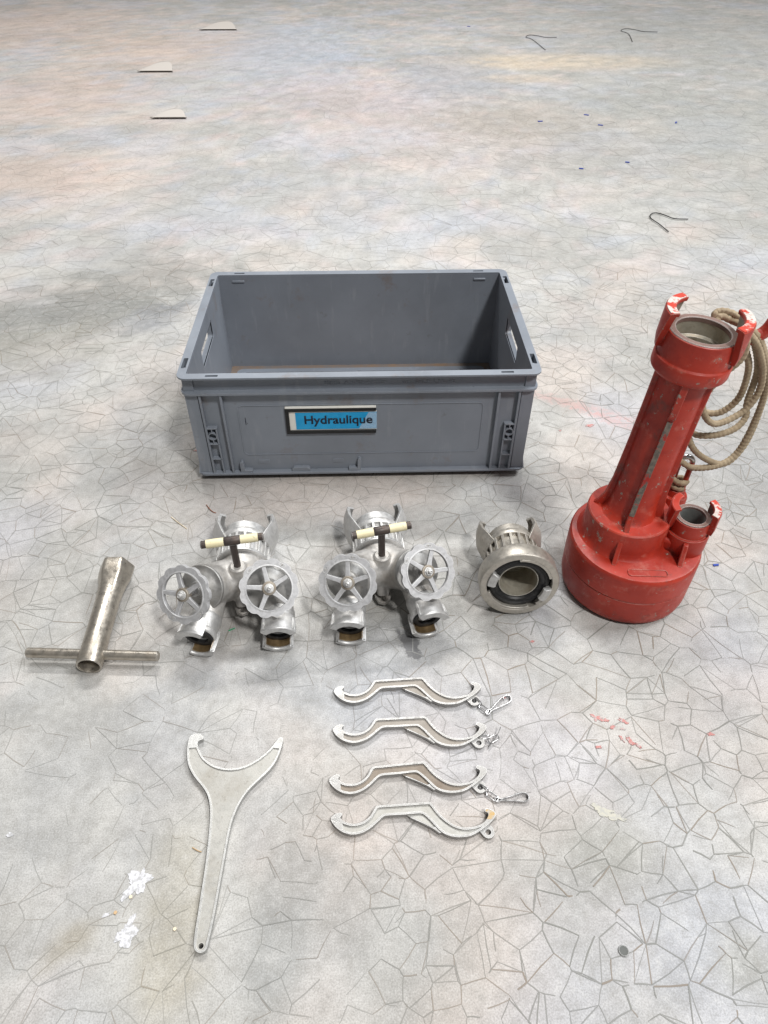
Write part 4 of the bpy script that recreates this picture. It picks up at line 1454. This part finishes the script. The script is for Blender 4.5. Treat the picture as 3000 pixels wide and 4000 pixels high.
sp4 = spanner('pale double-hook spanner without any chain, nearest of the four', (.0485, -.8330), 0, 1.0, M['fork_web'], None)

FK = [(-35.3, 100.3), (-36.7, 104.7), (-40.4, 107.8), (-46.1, 108.4), (-50.7, 107.3), (-53.3, 104.3), (-54.4, 98.2), (-53.9, 87.0), (-51.5, 73.5), (-48.0, 63.5), (-41.7, 53.6), (-33.3, 43.8), (-26.1, 36.5), (-19.5, 27.7), (-14.9, 16.9), (-11.9, 3.3), (-10.3, -14.3), (-9.2, -35.4), (-8.6, -62.5), (-8.9, -81.9), (-8.9, -103.1), (-9.3, -121.1), (-8.9, -135.0), (-7.5, -139.6), (-4.5, -142.6), (-0.5, -143.6), (3.2, -142.6), (5.3, -140.0), (5.8, -136.6), (7.4, -123.9), (9.1, -103.6), (10.1, -82.4), (11.6, -53.7), (12.9, -26.3), (14.3, -9.2), (16.6, 1.0), (20.3, 12.8), (26.3, 24.9), (32.8, 34.0), (42.4, 44.0), (52.1, 54.2), (58.9, 63.8), (63.4, 75.3), (65.8, 85.4), (67.0, 93.9), (67.2, 98.3), (64.6, 100.4), (61.5, 99.3), (58.1, 93.3), (52.5, 84.9), (43.9, 75.8), (33.8, 67.8), (22.2, 61.5), (8.7, 58.6), (-3.6, 59.3), (-14.8, 62.6), (-24.9, 68.6), (-33.1, 76.3), (-38.3, 84.9), (-41.9, 92.7), (-41.9, 97.0), (-39.8, 99.0)]
FK = chaikin([(a / 1e3, b / 1e3) for a, b in FK], 2)
FKR = inset(FK, .0021, lambda p: p[1] < (.0895 if p[0] < 0 else .0865))
fork = thing('fork_spanner', 'large pale fork-shaped hook spanner with a long handle', 'spanner', (-.1734, -.8204, 0))
hole = circ(-.0012, -.1366, .0028, 20)
g = G()
g.plate(FK, [FKR], .0005, .0080)
g.build('fork_frame', M['fork'], fork, bevel=0.0008)
g = G()
g.plate(FKR, [hole], .0008, .0062)
g.build('web', M['fork_web'], fork)
g = G()
g.plate(circ(-.0012, -.1366, .0027, 20), [], .0003, .0009)
g.build('hole_floor', M['hole_dark'], fork)  # near-black disc set at the bottom of the handle hole

# ------------------------------------------------------------------ small things on the floor
g = G()
g.lathe([(0, .0002), (.0050, .0002), (.0054, .0006), (.0054, .0014), (.0050, .0018), (.0045, .0016), (0, .0016)], 40)
disc = g.build('metal_disc', M['grey_paint'], None, Matrix.Translation((.2684, -.9728, 0)), smooth=30)
tag(disc, 'small dark round disc on the floor near the bottom edge', 'disc')


def chipmat(name, col):
    return NT(name).out(col, 0.55)


def shard(name, label, cat, mat, x, y, pts, h, rz, group=None):
    g = G()
    g.plate(pts, [], .0002, h)
    o = g.build(name, mat, None, Matrix.Translation((x, y, 0)) @ Matrix.Rotation(D2R(rz), 4, 'Z'), smooth=0, bevel=h * .2)
    return tag(o, label, cat, group)


blue = chipmat('blue_plastic', (0.02, 0.05, 0.30))
green = chipmat('green_plastic', (0.02, 0.30, 0.14))
straw = chipmat('straw', (0.52, 0.36, 0.20))
palest = chipmat('pale_wood', (0.70, 0.60, 0.45))
shard('plastic_scrap', 'tiny blue plastic scrap to the right of the red pump', 'scrap', blue, .5703, -.4296, [(-.0052, -.0018), (.004, -.0026), (.0056, .0006), (-.004, .0022)], .002, 12)
shard('plastic_scrap', 'tiny green sliver in front of the divider nearer the wrench', 'scrap', green, -.1966, -.5387, [(-.005, -.0009), (.005, -.0006), (.0052, .0007), (-.0048, .0008)], .0012, 30)
blue_labels = ('tiny blue scrap, farthest of all, near the top edge of the floor', 'tiny blue scrap, upper one right of centre in the far cluster', 'tiny blue scrap, leftmost of the far cluster behind the crate',
               'tiny blue scrap just below and right of the cluster centre', 'tiny blue scrap farthest to the right, above the nearest wire', 'tiny blue scrap, right one of the nearer pair behind the crate',
               'tiny blue scrap, left one of the nearer pair behind the crate')
for i, (x, y, a) in enumerate(((.7341, 4.40, -20), (.9997, 2.244, -20), (.7778, 2.148, 10), (1.0214, 2.085, -15), (1.3544, 2.117, 70), (.998, 1.596, -12), (.8092, 1.5275, -10))):
    k = 1.2 if i < 5 else .9
    shard('plastic_scrap', blue_labels[i], 'scrap', blue, x, y, [(-.009 * k, -.003), (.008 * k, -.0045), (.010 * k, .001), (-.008 * k, .004)], .003, a, 'blue scraps behind the crate')


def fibre(name, label, pts, r, mat, cat):
    g = G()
    c0 = Vector((pts[0][0], pts[0][1], 0))
    g.tube([Vector((p[0], p[1], p[2])) - c0 for p in catmull(pts, .002)], r, 6)
    return tag(g.build(name, mat, None, Matrix.Translation(c0), smooth=60), label, cat)


rustc = chipmat('rusty_fibre', (0.28, 0.10, 0.05))
fibre('fibre', 'thin reddish curved fibre on the floor left of the rear lug', [(-.276, -.262, .001), (-.270, -.272, .0018), (-.262, -.281, .0012), (-.256, -.284, .001)], .0007, rustc, 'fibre')
fibre('wood_splinter', 'pale straight splinter on the floor between wrench and crate', [(-.332, -.292, .001), (-.318, -.306, .0012), (-.300, -.322, .001)], .0008, palest, 'splinter')
fibre('wood_splinter', 'short brown splinter beside the fork spanner handle', [(-.2020, -.8535, .001), (-.1960, -.8570, .0012), (-.1905, -.8590, .001)], .0006, straw, 'splinter')
for i, (x, y, lab) in enumerate(((-.2740, -.9205, 'small tan crumb between the two white paint spots'), (-.2610, -.9050, 'small tan crumb just below the larger white paint spot'), (-.2065, -.9385, 'small orange crumb left of the fork spanner handle'))):
    shard('wood_crumb', lab, 'crumb', palest if i else straw, x, y, [(-.0019, -.001), (.0008, -.0021), (.0022, .0004), (.0006, .0022), (-.0014, .0014)], .0014, 37 * i)

# black squiggle and pale wedge artefacts behind the crate, given made-up solid shapes
squiggle = NT('black_squiggle').out((0.006, 0.006, 0.006), 0.5)


def bent(label, a, b, t):  # black squiggle artefact; the solid bent form is made up
    a, b, t = Vector((*a, 0)), Vector((*b, 0)), Vector((*t, 0))
    u = b - a
    v = Vector((-u.y, u.x, 0)).normalized()
    s_ = u.length
    pts = [b, a + u * .62 + v * .01 * s_, a + u * .45 + v * .22 * s_, a + u * .22 + v * .42 * s_, a + u * .05 + v * .30 * s_, a - u * .02 + v * .0, a + u * .12 - v * .42 * s_, t]
    pts = [(p.x, p.y, .004) for p in pts]
    g = G()
    c0 = Vector((a.x, a.y, 0))
    g.tube([p - c0 for p in catmull(pts, .01)], .0016, 6)
    tag(g.build('squiggle_shape', squiggle, None, Matrix.Translation(c0), smooth=60), label, 'squiggle')


bent('made-up black wire on the floor, the middle one of three', (1.05, 4.00), (1.235, 4.00), (1.090, 3.62))
bent('made-up black wire on the floor, farthest right of three', (1.70, 4.20), (1.92, 4.17), (1.668, 3.86))
bent('made-up black wire on the floor, the one nearest the red pump', (.917, 1.040), (1.030, 1.030), (.935, .930))
sheet = NT('wedge_surface').out((0.50, 0.465, 0.43), 0.7)


def scrap(label, xl, xr, y0, y1):  # pale wedge artefact; the solid curled sheet is made up
    w = (xr - xl) / 2
    cx = (xl + xr) / 2
    vs, fs = [], []
    nx, ny = 14, 8
    for j in range(ny + 1):
        v = j / ny
        for i in range(nx + 1):
            u = -1 + 2 * i / nx
            x = u * w * (1 - .25 * v * v)
            y = (y1 - y0) * v * math.sqrt(max(0.0, 1 - .98 * u * u))
            z = .003 + .007 * (1 - v) ** 2
            vs.append((x, y, z))
    for j in range(ny):
        for i in range(nx):
            a = j * (nx + 1) + i
            fs.append((a, a + 1, a + nx + 2, a + nx + 1))
    g = G()
    g.add(vs, fs)
    o = g.build('pale_wedge', sheet, None, Matrix.Translation((cx, y0, 0)), smooth=60)
    so = o.modifiers.new('thick', 'SOLIDIFY')
    so.thickness = .003
    tag(o, label, 'scrap')


scrap('made-up pale wedge on the floor, farthest of three', -1.015, -.772, 4.28, 4.62)
scrap('made-up pale wedge on the floor, leftmost of three', -1.147, -.961, 3.10, 3.36)
scrap('made-up pale wedge on the floor, nearest of three', -.894, -.737, 2.215, 2.38)


def bloom():
    # ochre oxide on the tip of the hook, a skin on the metal
    n = NT('ochre_oxide')
    a = n.noise(n.co(), 160, 4, .65)
    return n.out(n.mix(n.rng(a, .4, .62), (.46, .30, .11), (.42, .38, .32)), .6, .2, a, .4, .0004)


g = G()
tip = [p for p in SPO if p[0] > .0905 and p[1] > -.004]
cx_ = sum(p[0] for p in tip) / len(tip)
cy_ = sum(p[1] for p in tip) / len(tip)
g.plate([(cx_ + (p[0] - cx_) * .80, cy_ + (p[1] - cy_) * .80) for p in tip], [], .0070, .00815)
g.build('oxide_patch', bloom(), sp4, smooth=0)
